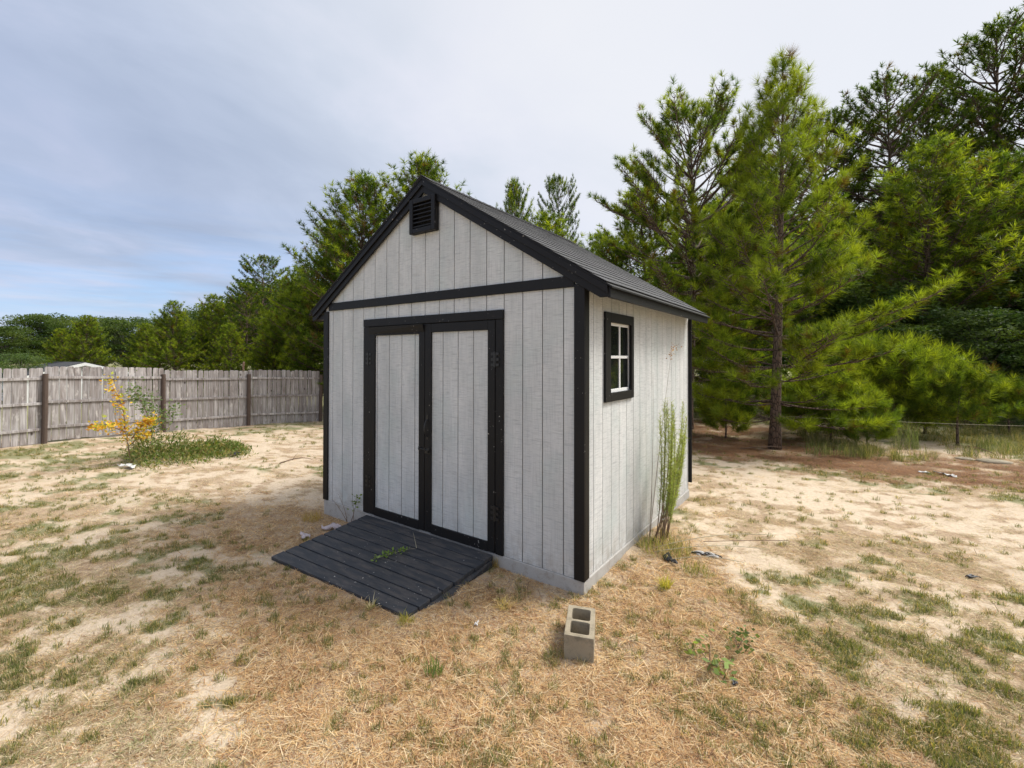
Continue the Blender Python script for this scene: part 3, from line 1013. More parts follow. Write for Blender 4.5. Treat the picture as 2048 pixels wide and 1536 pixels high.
def pine(seed, H, cb, R, nn, nl, nw, trunk_r, whorl=.5, nb=5, low=(-8, 62), profile=.75, tips=.2, dark=1.0, lean=(0, 0), one_side=None, bare_low=.0, taper_top=1.0, sub=.3, yellow=0.0, puff=0):
    """returns (trunk mesh, branches mesh, crown mesh) for a pine standing at the origin"""
    r = np.random.default_rng(seed)
    tr = MB(); br = MB()
    P = []; Rr = []
    bend = r.normal(0, .02, 2) * H
    def axis(h):
        t = h / H
        return Vector((lean[0] * t + bend[0] * math.sin(2.6 * t), lean[1] * t + bend[1] * math.sin(3.1 * t + .5), h))
    for i in range(15):
        h = H * i / 14
        P.append(axis(h)); Rr.append(max(.012, trunk_r * (1 - .93 * (h / H) ** .9) * (1.25 if i == 0 else 1)))
    P[0].z = -.15
    tr.tube(P, Rr, 9)
    tp = []; td = []; tc = []
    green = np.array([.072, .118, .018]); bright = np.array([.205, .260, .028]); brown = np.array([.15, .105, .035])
    h = cb
    while h < H - .12:
        t = (h - cb) / (H - cb)
        prof = (1 - t) ** profile * (0.62 + .38 * min(1, t / .22)) * taper_top + .03
        k = max(3, int(nb * (1.15 - .35 * t)))
        a0 = r.uniform(0, 6.28)
        for j in range(k):
            az = a0 + 6.283 * j / k + r.normal(0, .28)
            Lb = R * prof * r.uniform(.62, 1.15)
            if one_side is not None: Lb *= 1 + one_side[2] * (math.cos(az) * one_side[0] + math.sin(az) * one_side[1])
            if Lb < .15: Lb = .15
            el = math.radians(low[0] + (low[1] - low[0]) * t ** 1.1 + r.normal(0, 6))
            hh = h + r.uniform(-.12, .12) * whorl
            s0 = axis(hh)
            Lb = max(.12, min(Lb, (H - hh + .12) / (max(.05, math.sin(el)) + .30)))
            up = .28 * Lb
            hd = Vector((math.cos(az), math.sin(az), 0)); sidev = Vector((-math.sin(az), math.cos(az), 0))
            wob = r.normal(0, .06) * Lb
            def B(s): return s0 + hd * (Lb * s * math.cos(el)) + Vector((0, 0, Lb * s * math.sin(el) + up * s * s)) + sidev * (wob * math.sin(3 * s))
            pts = [B(s) for s in (0, .25, .5, .75, 1)]
            rb = max(.006, .022 * Lb / 2 + .006) * (trunk_r / .13)
            br.tube(pts, [rb, rb * .8, rb * .6, rb * .42, rb * .2], 5, cap=False)
            ns = max(1, int(Lb / sub))
            for q in range(ns + 1):
                s = 1 - (q / (ns + 1)) * (.72 - .25 * bare_low)
                o = B(s); tan = (B(min(1, s + .02)) - B(s - .02)).normalized()
                sgns = (0,) if q == 0 else (-1, 1)
                for sg in sgns:
                    if q and r.random() < .12: continue
                    d = (tan + sidev * sg * r.uniform(.7, 1.1) + Vector((0, 0, r.uniform(.05, .45)))).normalized()
                    Ls = (.18 if q == 0 else r.uniform(.22, .5) * (.5 + .55 * (1 - s) * Lb))
                    Ls = min(Ls, .95)
                    e = o + d * Ls
                    if q: br.tube([o, o.lerp(e, .5) + Vector((0, 0, -.02)), e], [rb * .35, rb * .28, rb * .15], 4, cap=False)
                    m = max(1, int(Ls / (sub * .62)))
                    if puff and s < .5 and r.random() < .35: continue
                    if puff: m = min(m, 3)
                    for z in range(m):
                        f = 1 - z / max(m, 1) * (.45 if puff else .8)
                        pp = o.lerp(e, f)
                        dd = (d * .8 + Vector((0, 0, .75)) + Vector(r.normal(0, .22, 3))).normalized()
                        tp.append(tuple(pp)); td.append(tuple(dd))
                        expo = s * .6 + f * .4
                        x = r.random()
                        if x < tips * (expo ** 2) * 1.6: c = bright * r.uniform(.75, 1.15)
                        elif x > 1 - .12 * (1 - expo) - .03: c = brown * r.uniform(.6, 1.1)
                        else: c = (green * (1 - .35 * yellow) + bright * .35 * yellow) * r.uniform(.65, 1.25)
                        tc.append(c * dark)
        h += whorl * r.uniform(.75, 1.2) * (1 - .35 * t)
    for i in range(3):
        tp.append(tuple(axis(H * (1 - .012 * i)))); td.append((.05, .02, 1)); tc.append(green * dark)
    if bare_low:
        for i in range(14):
            hh = r.uniform(.12 * H, cb); az = r.uniform(0, 6.28); Lb = r.uniform(.3, 1.3)
            s0 = axis(hh); hd = Vector((math.cos(az), math.sin(az), r.uniform(-.35, .15)))
            br.tube([s0, s0 + hd * Lb * .5 + Vector((0, 0, .05)), s0 + hd * Lb], [.014, .009, .004], 4, cap=False)
    nm = 'pine_%d' % seed
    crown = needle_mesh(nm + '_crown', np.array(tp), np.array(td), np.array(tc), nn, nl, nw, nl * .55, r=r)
    tr.add(br.v, br.f)
    print(nm, 'tufts', len(tp), 'tris', len(tp) * nn)
    return tr.mesh(nm + '_trunk', M['bark'], True), crown


def broadleaf(seed, H, R, nclump, nleaf, ls, trunk_r, flat=.6, tint=((.030, .060, .018), (.085, .115, .035)), zlo=.25):
    r = np.random.default_rng(seed)
    tr = MB(); br = MB()
    top = H * .82
    P = [Vector((r.normal(0, .03) * H * i / 8, r.normal(0, .03) * H * i / 8, top * i / 8)) for i in range(9)]
    P[0] = Vector((0, 0, -.15))
    tr.tube(P, [trunk_r * (1 - .8 * i / 8) for i in range(9)], 8)
    cen = []; col = []; rad = []
    c0, c1 = map(np.array, tint)
    for i in range(nclump):
        th = r.uniform(0, 6.28); zt = r.uniform(zlo, 1.0)
        rr = R * math.sqrt(max(.05, 1 - ((zt - .55) / .55) ** 2)) * r.uniform(.35, 1.05)
        c = np.array([rr * math.cos(th), rr * math.sin(th), H * zt * .95])
        cen.append(c); rad.append(R * r.uniform(.17, .30))
        col.append(c0 + (c1 - c0) * min(1, max(0, r.normal(.35, .3))))
        if i % 2 == 0:
            s = P[min(8, max(2, int(8 * zt * .75)))]
            e = Vector(c)
            br.tube([s, s.lerp(e, .5) + Vector((0, 0, .12 * rr)), e], [trunk_r * .3, trunk_r * .18, trunk_r * .06], 5, cap=False)
    cen = np.array(cen); rad = np.array(rad); col = np.array(col)
    d = r.normal(size=(nclump, nleaf, 3)); d /= np.linalg.norm(d, axis=2, keepdims=True)
    q = cen[:, None] + d * (rad[:, None, None] * r.uniform(.3, 1.0, (nclump, nleaf, 1)) ** .6) * np.array([1.25, 1.25, flat])
    u = r.normal(size=q.shape); u[..., 2] *= .5; u /= np.linalg.norm(u, axis=2, keepdims=True)
    w = np.cross(u, r.normal(size=q.shape)); w /= np.linalg.norm(w, axis=2, keepdims=True)
    L = ls * r.uniform(.6, 1.3, q.shape[:2])[..., None]
    V = np.stack([q - u * L * .5, q + w * L * .28, q + u * L * .5, q - w * L * .28], 2).reshape(-1, 3)
    F = np.arange(len(V)).reshape(-1, 4)
    cc = np.repeat(np.repeat(col[:, None], nleaf, 1)[:, :, None], 4, 2) * r.uniform(.75, 1.3, (nclump, nleaf, 1, 1))
    nm = 'leafy_%d' % seed
    tr.add(br.v, br.f)
    return tr.mesh(nm + '_trunk', M['bark_grey'], True), tri_mesh(nm + '_crown', V, F, M['leaves'], cc.reshape(-1, 3))


def tree(name, meshes, x, y, label, cat='tree', group=None, rz=0.0, s=1.0, sz=None):
    z = float(ground_z(x, y, False))
    t = thing(name, (x, y, z), label, cat, group, rz, s)
    if sz: t.scale = (s, s, sz)
    for nm, m in zip(('trunk', 'crown'), meshes):
        place(nm, m, t, local=True)
    return t


def at(px, d):
    v = CP + d * (CW + CR * ((px - 926.2) / 936.85))
    return v.x, v.y


def topz(py, d):
    """height over the camera's datum of picture row py (2048-wide photo) at depth d"""
    return CP.z + d * ((715 - py) / 936.85)


def htree(px, py, d):
    x, y = at(px, d)
    return topz(py, d) - float(ground_z(x, y, False))


SIDE = (CR.x, CR.y)

# -- the individual pines of the right half
x, y = at(1550, 11.3)
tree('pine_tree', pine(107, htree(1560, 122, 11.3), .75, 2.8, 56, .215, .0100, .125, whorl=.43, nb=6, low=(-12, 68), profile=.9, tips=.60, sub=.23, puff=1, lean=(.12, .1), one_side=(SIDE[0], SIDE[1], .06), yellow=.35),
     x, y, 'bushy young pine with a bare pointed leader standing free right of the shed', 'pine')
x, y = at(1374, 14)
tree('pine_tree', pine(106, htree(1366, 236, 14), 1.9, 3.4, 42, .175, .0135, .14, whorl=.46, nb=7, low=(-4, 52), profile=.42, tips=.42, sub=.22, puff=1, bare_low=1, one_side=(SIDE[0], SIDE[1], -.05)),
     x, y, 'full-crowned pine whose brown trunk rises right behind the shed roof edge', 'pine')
sap = [pine(111, 1.75, .15, 1.15, 40, .22, .010, .035, whorl=.2, nb=6, low=(8, 60), profile=.5, tips=.4, sub=.17, yellow=.6),
       pine(112, 1.55, .42, .95, 40, .19, .010, .035, whorl=.18, nb=6, low=(15, 55), profile=.45, tips=.25, sub=.17, yellow=.3, lean=(.12, .05))]
for px, d, k, s, lab in ((1662, 12.0, 0, .95, 'pine sapling under the outer boughs of the free-standing young pine'),
                         (1790, 13.2, 0, 1.25, 'wide bright green pine sapling between the free-standing pine and the leaning sapling'),
                         (1700, 14.4, 0, 1.3, 'pine sapling half hidden behind the lowest boughs of the free-standing pine'),
                         (1610, 13.0, 0, .8, 'short bushy sapling just right of the young pine trunk'),
                         (1735, 11.4, 0, .62, 'knee-high sapling before the wide bright green one'),
                         (1850, 13.4, 0, 1.15, 'dense sapling filling the gap left of the leaning sapling'),
                         (1450, 12.6, 0, .75, 'low sapling in the shade between the two nearest pine trunks'),
                         (1915, 11.7, 1, 1.0, 'small round-topped pine sapling on a thin leaning stem at the right'),
                         (2020, 13.2, 1, .8, 'low dark pine sapling at the right edge beside the round-topped sapling')):
    x, y = at(px, d)
    tree('pine_sapling', sap[k], x, y, lab, 'pine sapling', 'pine saplings right of the shed', rz=px * .01, s=s)

# -- shared meshes for the woods
PV = [pine(201, 10.5, 2.2, 3.0, 22, .21, .024, .13, whorl=.46, nb=7, low=(-4, 64), profile=.55, tips=.28, sub=.25),
      pine(202, 9.5, .9, 3.0, 22, .21, .024, .12, whorl=.42, nb=7, low=(-2, 60), profile=.62, tips=.4, sub=.25, yellow=.5),
      pine(203, 12.0, 4.0, 2.9, 20, .21, .030, .13, whorl=.5, nb=6, low=(0, 50), profile=.42, tips=.14, sub=.28, bare_low=1, dark=.85),
      pine(204, 18.5, 6.5, 4.4, 22, .27, .040, .20, whorl=.62, nb=6, low=(-5, 48), profile=.42, tips=.08, sub=.36, bare_low=1, dark=.78)]
HV = [10.5, 9.5, 12.0, 18.5]
LV = [broadleaf(301, 8.0, 2.6, 150, 150, .14, .12, tint=((.045, .088, .022), (.130, .170, .045))),
      broadleaf(302, 4.2, 1.9, 90, 130, .10, .05, zlo=.08, tint=((.060, .105, .034), (.165, .215, .075))),
      broadleaf(303, 10.0, 3.4, 150, 130, .22, .16, tint=((.042, .078, .020), (.110, .142, .034)))]
HL = [8.0, 4.2, 10.0]


def ordinal(i):
    return ['first', 'second', 'third', 'fourth', 'fifth', 'sixth', 'seventh', 'eighth', 'ninth', 'tenth', 'eleventh', 'twelfth', 'thirteenth', 'fourteenth', 'fifteenth', 'sixteenth', 'seventeenth', 'eighteenth'][i]


# single trees that can be pointed at: (px, row of the top, depth, kind, variant, label)
SINGLES = [
    (1022, 362, 22, 'p', 0, 'slender pine with a sparse top rising behind the middle of the shed roof'),
    (1115, 350, 28, 'p', 2, 'dark airy pine behind the shed roof, left of the full-crowned pine'),
    (1100, 445, 18, 'p', 1, 'pine with low rounded top just above the lower half of the shed roof'),
    (1195, 480, 19, 'p', 1, 'green pine close behind the roof, at the foot of the full-crowned pine'),
    (860, 335, 19, 'p', 0, 'tall pine with upturned boughs directly behind the shed ridge'),
    (722, 375, 18.5, 'p', 0, 'tall pine behind the left slope of the shed roof'),
    (660, 455, 19.5, 'p', 1, 'pine beside the left roof slope with tufted outer boughs'),
    (606, 545, 21, 'p', 1, 'light yellow-green pine next to the left eave of the shed'),
    (528, 522, 29, 'p', 2, 'flat-topped pine standing above the woods left of the shed'),
    (1888, 292, 18.5, 'p', 1, 'yellow-green pine with a pale trunk in front of the right-hand woods'),
    (1975, 330, 19.5, 'p', 0, 'green pine left of the frame edge behind the yellow-green one'),
    (1995, 62, 27, 'p', 3, 'tallest pine, open dark crown against the sky at upper right'),
    (2110, 150, 25, 'p', 3, 'tall dark pine leaning in at the right frame edge'),
    (1765, 175, 27, 'p', 3, 'tall dark pine with tufted crown right of the free-standing young pine'),
    (1660, 235, 29, 'p', 3, 'tall dark pine showing directly behind the young pine leader'),
    (1855, 215, 30, 'p', 3, 'tall dark pine between the two highest crowns at right'),
    (1268, 395, 17.5, 'p', 1, 'bushy pine joining the full-crowned pine on its left, above the roof'),
    (1440, 420, 17, 'p', 1, 'bushy pine closing the gap low between the two nearest pines'),
    (1490, 330, 21, 'p', 0, 'pine filling the gap between the two nearest pines'),
]
for i, (px, py, d, k, v, lab) in enumerate(SINGLES):
    x, y = at(px, d)
    h = htree(px, py, d)
    tree('pine_tree', PV[v], x, y, lab, 'pine', 'pines around the yard', rz=i * 2.399, s=h / HV[v] * (.62 if 1000 < px < 1120 and py < 400 else 1.28 if v < 3 else 1.1), sz=h / HV[v] * (.96 if 1000 < px < 1120 and py < 400 else 1))

# rows: woods behind on the right
def row(name, spec, cat, group, fmt):
    spec = sorted(spec)
    for i, (px, py, d, k, v) in enumerate(spec):
        x, y = at(px, d)
        h = htree(px, py, d)
        src, hh = (PV, HV) if k == 'p' else (LV, HL)
        s = h / hh[v]
        t = tree(name, src[v], x, y, fmt % ordinal(i), cat, group, rz=(i * 1.7 + px * .013) % 6.28, s=min(s * 1.3, 1.4), sz=s)


row('broadleaf_tree', [(1462, 590, 19, 'l', 0), (1600, 470, 22, 'l', 0), (1745, 560, 19, 'l', 0), (1850, 600, 17.5, 'l', 1), (1800, 640, 16.5, 'l', 0), (1965, 610, 16.0, 'l', 0), (1930, 520, 20, 'l', 0), (2025, 560, 17.5, 'l', 0), (2110, 480, 17, 'l', 0)],
    'broadleaf tree', 'broadleaf trees at the wood edge', '%s broadleaf tree from the left in the dark wood edge right of the shed')
row('understorey_bush', [(1395, 800, 19, 'l', 1), (1590, 800, 17, 'l', 1), (1680, 790, 18, 'l', 1), (1770, 790, 16, 'l', 1), (2035, 800, 14.5, 'l', 1), (1440, 770, 24, 'l', 1), (1540, 760, 25, 'l', 1), (1640, 740, 24, 'l', 1), (1735, 730, 21, 'l', 1), (1830, 735, 18.5, 'l', 1), (1905, 700, 18.5, 'l', 1), (1985, 720, 16.5, 'l', 1), (2060, 700, 16, 'l', 1)],
    'bush', 'bushes under the woods', '%s bush from the left in the shade under the right-hand woods')
row('woodland_tree', [(1240, 560, 33, 'p', 2), (1330, 520, 32, 'p', 2), (1425, 420, 31, 'p', 2), (1545, 380, 32, 'p', 2), (1700, 420, 33, 'l', 2), (1800, 400, 34, 'p', 2), (1910, 380, 31, 'l', 2), (2010, 330, 30, 'l', 2), (2120, 380, 28, 'l', 2), (1130, 590, 30, 'l', 2), (1620, 560, 36, 'l', 2), (1500, 600, 36, 'l', 2)],
    'tree', 'trees deep in the right-hand woods', '%s tree from the left deep in the woods behind the nearest pines')
# the wood left of the shed, beyond the fence
row('pine_tree', [(570, 600, 24, 'p', 1), (490, 575, 26, 'p', 2), (425, 600, 27, 'p', 1), (350, 612, 24, 'p', 1), (285, 655, 27, 'p', 1), (455, 655, 22, 'p', 1), (180, 640, 27, 'p', 1), (118, 665, 28, 'p', 1), (545, 640, 21, 'p', 1)],
    'pine', 'pines beyond the fence', '%s pine from the left in the dark green wood beyond the fence')
row('far_tree', [(-60, 640, 44, 'l', 2), (15, 652, 42, 'l', 2), (70, 630, 48, 'l', 2), (105, 628, 50, 'l', 2), (150, 640, 46, 'l', 2), (205, 632, 50, 'l', 2), (250, 640, 44, 'l', 2), (300, 635, 50, 'l', 2), (350, 636, 46, 'l', 2), (400, 620, 46, 'l', 2), (455, 605, 42, 'l', 2), (505, 590, 40, 'l', 2), (560, 560, 36, 'l', 2), (620, 560, 34, 'l', 2), (700, 560, 34, 'l', 2)],
    'tree', 'far tree line beyond the fence', '%s tree from the left in the far tree line on the horizon')
x, y = at(45, 24)
tree('rounded_bush', LV[1], x, y, 'rounded yellow-green bush peeping over the left end of the fence', 'bush', s=.62, rz=1.0)
# wood beyond the frame on the right, mirrored in the window
for i, (px, d, v) in enumerate([(2300, 15, 1), (2600, 15, 0), (3000, 16, 1), (3600, 17, 0)]):
    x, y = at(px, d)
    tree('pine_tree', PV[v], x, y, '%s pine out of view beyond the right edge of the yard' % ordinal(i), 'pine', 'pines around the yard', rz=i * 1.3)


# ------------------------------------------------------------------ ground cover made of real blades
def gn_scatter(name, templates, pts, rotz, scale, pick, mat, label, tilt=None):
    """one object: loose points plus template clumps; geometry nodes put a clump on every point"""
    V = []; F = []; T = []; gid = []
    for gi, (tv, tf, tcol) in enumerate(templates):
        F.append(tf + sum(len(a) for a in V)); V.append(tv); T.append(tcol); gid.append(np.full(len(tv), gi))
    nt = sum(len(a) for a in V)
    F = np.concatenate(F)
    allv = np.concatenate(V + [pts]); n = len(pts)
    tint = np.concatenate(T + [np.ones((n, 3))])
    m = tri_mesh(name, allv, F, mat, tint)
    def attr(nm, typ, data, key='value'):
        a = m.attributes.new(nm, typ, 'POINT'); a.data.foreach_set(key, data)
    attr('is_point', 'BOOLEAN', np.concatenate([np.zeros(nt, bool), np.ones(n, bool)]))
    attr('gid', 'INT', np.concatenate(gid + [np.zeros(n, int)]).astype(np.int32))
    attr('pick', 'INT', np.concatenate([np.zeros(nt), pick]).astype(np.int32))
    attr('rz', 'FLOAT', np.concatenate([np.zeros(nt), rotz]).astype(np.float32))
    attr('sc', 'FLOAT', np.concatenate([np.ones(nt), scale]).astype(np.float32))
    g = bpy.data.node_groups.new(name + '_scatter', 'GeometryNodeTree')
    g.interface.new_socket('Geometry', in_out='INPUT', socket_type='NodeSocketGeometry')
    g.interface.new_socket('Geometry', in_out='OUTPUT', socket_type='NodeSocketGeometry')
    N = g.nodes; L = g.links
    gi = N.new('NodeGroupInput'); go = N.new('NodeGroupOutput')
    def named(nm, typ):
        a = N.new('GeometryNodeInputNamedAttribute'); a.data_type = typ; a.inputs[0].default_value = nm
        return next(o for o in a.outputs if o.enabled and o.name == 'Attribute')
    sep = N.new('GeometryNodeSeparateGeometry'); sep.domain = 'POINT'
    L.new(gi.outputs[0], sep.inputs[0]); L.new(named('is_point', 'BOOLEAN'), sep.inputs[1])
    sp = N.new('GeometryNodeSplitToInstances'); sp.domain = 'POINT'
    L.new(sep.outputs[1], sp.inputs['Geometry']); L.new(named('gid', 'INT'), sp.inputs['Group ID'])
    ip = N.new('GeometryNodeInstanceOnPoints')
    L.new(sep.outputs[0], ip.inputs['Points']); L.new(sp.outputs['Instances'], ip.inputs['Instance'])
    ip.inputs['Pick Instance'].default_value = True
    L.new(named('pick', 'INT'), ip.inputs['Instance Index'])
    cx = N.new('ShaderNodeCombineXYZ'); L.new(named('rz', 'FLOAT'), cx.inputs[2])
    L.new(cx.outputs[0], ip.inputs['Rotation'])
    L.new(named('sc', 'FLOAT'), ip.inputs['Scale'])
    L.new(ip.outputs[0], go.inputs[0])
    o = place(name, m)
    md = o.modifiers.new('scatter', 'NODES'); md.node_group = g
    tag(o, label, kind='stuff')
    return o


def blades(r, n, length, width, lift, spread, colfn, curve=.5):
    """n bent blades, two segments each -> (verts, tris, colours)"""
    V = []; F = []; C = []
    for i in range(n):
        az = r.uniform(0, 6.283); rr = spread * math.sqrt(r.random()); a2 = r.uniform(0, 6.283)
        b = np.array([rr * math.cos(a2), rr * math.sin(a2), r.uniform(-.004, .002)])
        L = length * r.uniform(.5, 1.3); el = math.radians(r.uniform(*lift))
        d = np.array([math.cos(az) * math.cos(el), math.sin(az) * math.cos(el), math.sin(el)])
        sd = np.array([-math.sin(az), math.cos(az), 0]) * width * r.uniform(.6, 1.3)
        bend = np.array([-math.sin(az), math.cos(az), 0]) * r.normal(0, .18) * L
        mid = b + d * L * .55 + bend * .3; tip = b + d * L + bend - np.array([0, 0, curve * L * .45 * math.cos(el) * (el > .3)])
        tip[2] = max(tip[2], .001)
        k = len(V)
        V += [b - sd / 2, b + sd / 2, mid + sd * .4, mid - sd * .4, tip]
        F += [(k, k + 1, k + 2), (k, k + 2, k + 3), (k + 3, k + 2, k + 4)]
        c = colfn(r)
        C += [c] * 5
    return np.array(V), np.array(F), np.array(C)


def pale_col(r):
    x = r.random()
    if x < .40: c = np.array([.56, .44, .29])
    elif x < .66: c = np.array([.36, .245, .155])
    elif x < .9: c = np.array([.72, .62, .45])
    else: c = np.array([.30, .31, .14])
    return c * r.uniform(.75, 1.2)


def straw_col(r):
    x = r.random()
    if x < .40: c = np.array([.62, .42, .215])
    elif x < .64: c = np.array([.46, .255, .14])
    elif x < .88: c = np.array([.76, .62, .42])
    else: c = np.array([.22, .13, .075])
    return c * r.uniform(.75, 1.2)


def green_col(r):
    x = r.random()
    if x < .40: c = np.array([.135, .155, .05])
    elif x < .66: c = np.array([.23, .235, .085])
    elif x < .88: c = np.array([.46, .35, .18])
    else: c = np.array([.095, .125, .055])
    return c * r.uniform(.75, 1.2)


def sample_view(n, dmin, dmax, power, margin=.16):
    """ground points inside the picture's wedge (and a margin around it), denser close by"""
    u = rng.random(n)
    d = (dmin ** (1 - power) + u * (dmax ** (1 - power) - dmin ** (1 - power))) ** (1 / (1 - power))
    lo = (0 - 926.2) / 936.85 - margin; hi = (2048 - 926.2) / 936.85 + margin
    q = rng.uniform(lo, hi, n)
    x = CP.x + d * (CW.x + CR.x * q); y = CP.y + d * (CW.y + CR.y * q)
    return x, y, d


def outside_things(x, y):
    shed_in = (x > -3.62) & (x < .03) & (y > -.02) & (y < 3.55)
    t = np.clip((-.04 - y) / 1.12, 0, 1)
    ramp_in = (y < -.01) & (y > -1.145 + .05 * (x + 1.9) / .9) & (x > -2.69 - .1 * t - .01) & (x < -.87 - .1 * t + .01)
    a = math.atan2(-.38, .15) + math.pi / 2
    u = (x - .235) * math.cos(a) + (y + .565) * math.sin(a); v = -(x - .235) * math.sin(a) + (y + .565) * math.cos(a)
    blk = (np.abs(u) < .105) & (np.abs(v) < .205)
    return ~(shed_in | ramp_in | blk)


def scatter_cover():
    r = np.random.default_rng(5)
    st = [blades(r, 26, .043, .0027, (-3, 20), .07, straw_col) for _ in range(10)] + [blades(r, 12, .085, .0028, (-2, 22), .06, straw_col) for _ in range(2)]
    x, y, d = sample_view(135000, .9, 20, 1.2)
    dry, green, needle, sand = cover(x, y)
    thin = np.clip(fbm(x, y, .22, 3, 404) * 2.6 - .75, 0, 1)
    keep = (rng.random(len(x)) < np.clip(dry * (1 - .62 * sand), 0, 1) * (.25 + .75 * thin)) & outside_things(x, y) & (needle < .5) & (x > -13.3)
    x, y, d = x[keep], y[keep], d[keep]
    z = ground_z(x, y) + .001
    print('straw', len(x))
    th = np.maximum.reduce([blob(x, y, .4, -.7, 1.5, 1.3), blob(x, y, -1.0, -1.6, 1.9, .9), blob(x, y, -3.9, -.6, 1.3, 1.0), blob(x, y, .45, .9, .5, 1.0)])
    th = rng.random(len(x)) < np.clip(th + .12, 0, 1)
    pl = [blades(r, 24, .040, .0025, (-3, 20), .07, pale_col) for _ in range(10)] + [blades(r, 10, .08, .0026, (-2, 22), .06, pale_col) for _ in range(2)]
    for nm, tt, sel, lab in (('straw_thatch', st, th, 'orange-brown straw thatch lying thick round the ramp and the cinder block'), ('dry_grass', pl, ~th, 'pale dry grass lying thin over the sandy yard')):
        n = int(sel.sum())
        gn_scatter(nm, tt, np.stack([x, y, z], -1)[sel], rng.uniform(0, 6.28, n), rng.uniform(.6, 1.25, n) * (1 + .06 * d[sel]), rng.integers(0, 12, n), M['straw'], lab)
    gt = [blades(r, 30, .050, .0032, (20, 85), .035, green_col) for _ in range(10)]
    x, y, d = sample_view(90000, .9, 24, 1.25)
    dry, green, needle, sand = cover(x, y)
    dens = .62 * green ** 1.2 + .15 * (1 - .6 * sand) * sstep(.42, .62, fbm(x, y, .8, 2, 515))
    keep = (rng.random(len(x)) < dens) & outside_things(x, y) & (x > -13.3)
    x, y, d = x[keep], y[keep], d[keep]
    z = ground_z(x, y)
    print('green', len(x))
    gn_scatter('green_grass', gt, np.stack([x, y, z], -1), rng.uniform(0, 6.28, len(x)), rng.uniform(.38, 1.0, len(x)) * (1 + .045 * d), rng.integers(0, 10, len(x)), M['grass'],
               'short green and yellowing grass tufts growing through the sand')
    # rough growth below the pines and along the wood edge
    def rough_col(r):
        return (np.array([.13, .15, .06]) if r.random() < .6 else np.array([.36, .30, .17])) * r.uniform(.7, 1.25)
    rt = [blades(r, 40, .30, .006, (45, 88), .12, rough_col) for _ in range(6)]
    n = 15000
    x, y, d = sample_view(n, 9, 34, .8)
    dry, green, needle, sand = cover(x, y)
    m = fbm(x, y, 1.5, 3, 909)
    band = ((y + .35 * x > 9.6) | ((x > 2.6) & (y > 7.4))) & (x > -8)
    keep = band & (m + .25 * green - .45 * sand - .22 * needle > .44)
    x, y, d = x[keep], y[keep], d[keep]
    gn_scatter('rough_grass', rt, np.stack([x, y, ground_z(x, y)], -1), rng.uniform(0, 6.28, len(x)), rng.uniform(.4, 1.15, len(x)), rng.integers(0, 6, len(x)), M['grass'],
               'rough grass and weeds below the pines')
    # fallen pine needles
    def nd_col(r): return np.array([.34, .185, .095]) * r.uniform(.5, 1.5)
    nt = [blades(r, 40, .13, .004, (-2, 16), .14, nd_col) for _ in range(6)]
    x, y, d = sample_view(26000, 7, 18, 1.01)
    dry, green, needle, sand = cover(x, y)
    keep = rng.random(len(x)) < needle
    x, y, d = x[keep], y[keep], d[keep]
    gn_scatter('pine_straw', nt, np.stack([x, y, ground_z(x, y)], -1), rng.uniform(0, 6.28, len(x)), rng.uniform(.7, 1.3, len(x)), rng.integers(0, 6, len(x)), M['straw'],
               'red-brown fallen pine needles under the free-standing pine')


scatter_cover()


# ------------------------------------------------------------------ small plants and litter
def stems_plant(name, label, cat, base, stems, foliage_fn, stem_mat=None, stem_r=.005, fol_mat=None):
    """stems: list of lists of points (world); every stem its own part"""
    t = thing(name, base, label, cat)
    for pts in stems:
        mb = MB().tube(pts, [stem_r * (1 - .7 * i / (len(pts) - 1)) for i in range(len(pts))], 5)
        part('stem', mb, stem_mat or M['twig'], t, smooth=True)
    if foliage_fn:
        V, F, C = foliage_fn(stems)
        m = tri_mesh(name + '_foliage', V, F, fol_mat or M['leaves'], C)
        place('foliage', m, t)
    return t


def arc(p0, p1, bow=(0, 0, 0), n=7):
    p0, p1, bow = Vector(p0), Vector(p1), Vector(bow)
    return [p0.lerp(p1, i / (n - 1)) + bow * math.sin(math.pi * i / (n - 1)) for i in range(n)]


def leaf_cloud(r, pts, n, size, jitter, col, narrow=.3, up=.4):
    """diamond leaves around the given points"""
    V = []; C = []
    P = np.array([tuple(p) for p in pts])
    idx = r.integers(0, len(P), n)
    q = P[idx] + r.normal(size=(n, 3)) * jitter
    u = r.normal(size=(n, 3)); u[:, 2] = np.abs(u[:, 2]) * up; u /= np.linalg.norm(u, axis=1, keepdims=True)
    w = np.cross(u, r.normal(size=(n, 3))); w /= np.linalg.norm(w, axis=1, keepdims=True)
    L = (size * r.uniform(.6, 1.3, n))[:, None]
    V = np.stack([q, q + u * L * .5 + w * L * narrow, q + u * L, q + u * L * .5 - w * L * narrow], 1).reshape(-1, 3)
    F = np.arange(len(V)).reshape(-1, 4)
    ci = r.integers(0, len(col), n)
    C = np.repeat((np.array(col)[ci] * r.uniform(.75, 1.25, (n, 1)))[:, None], 4, 1).reshape(-1, 3)
    return V, F, C


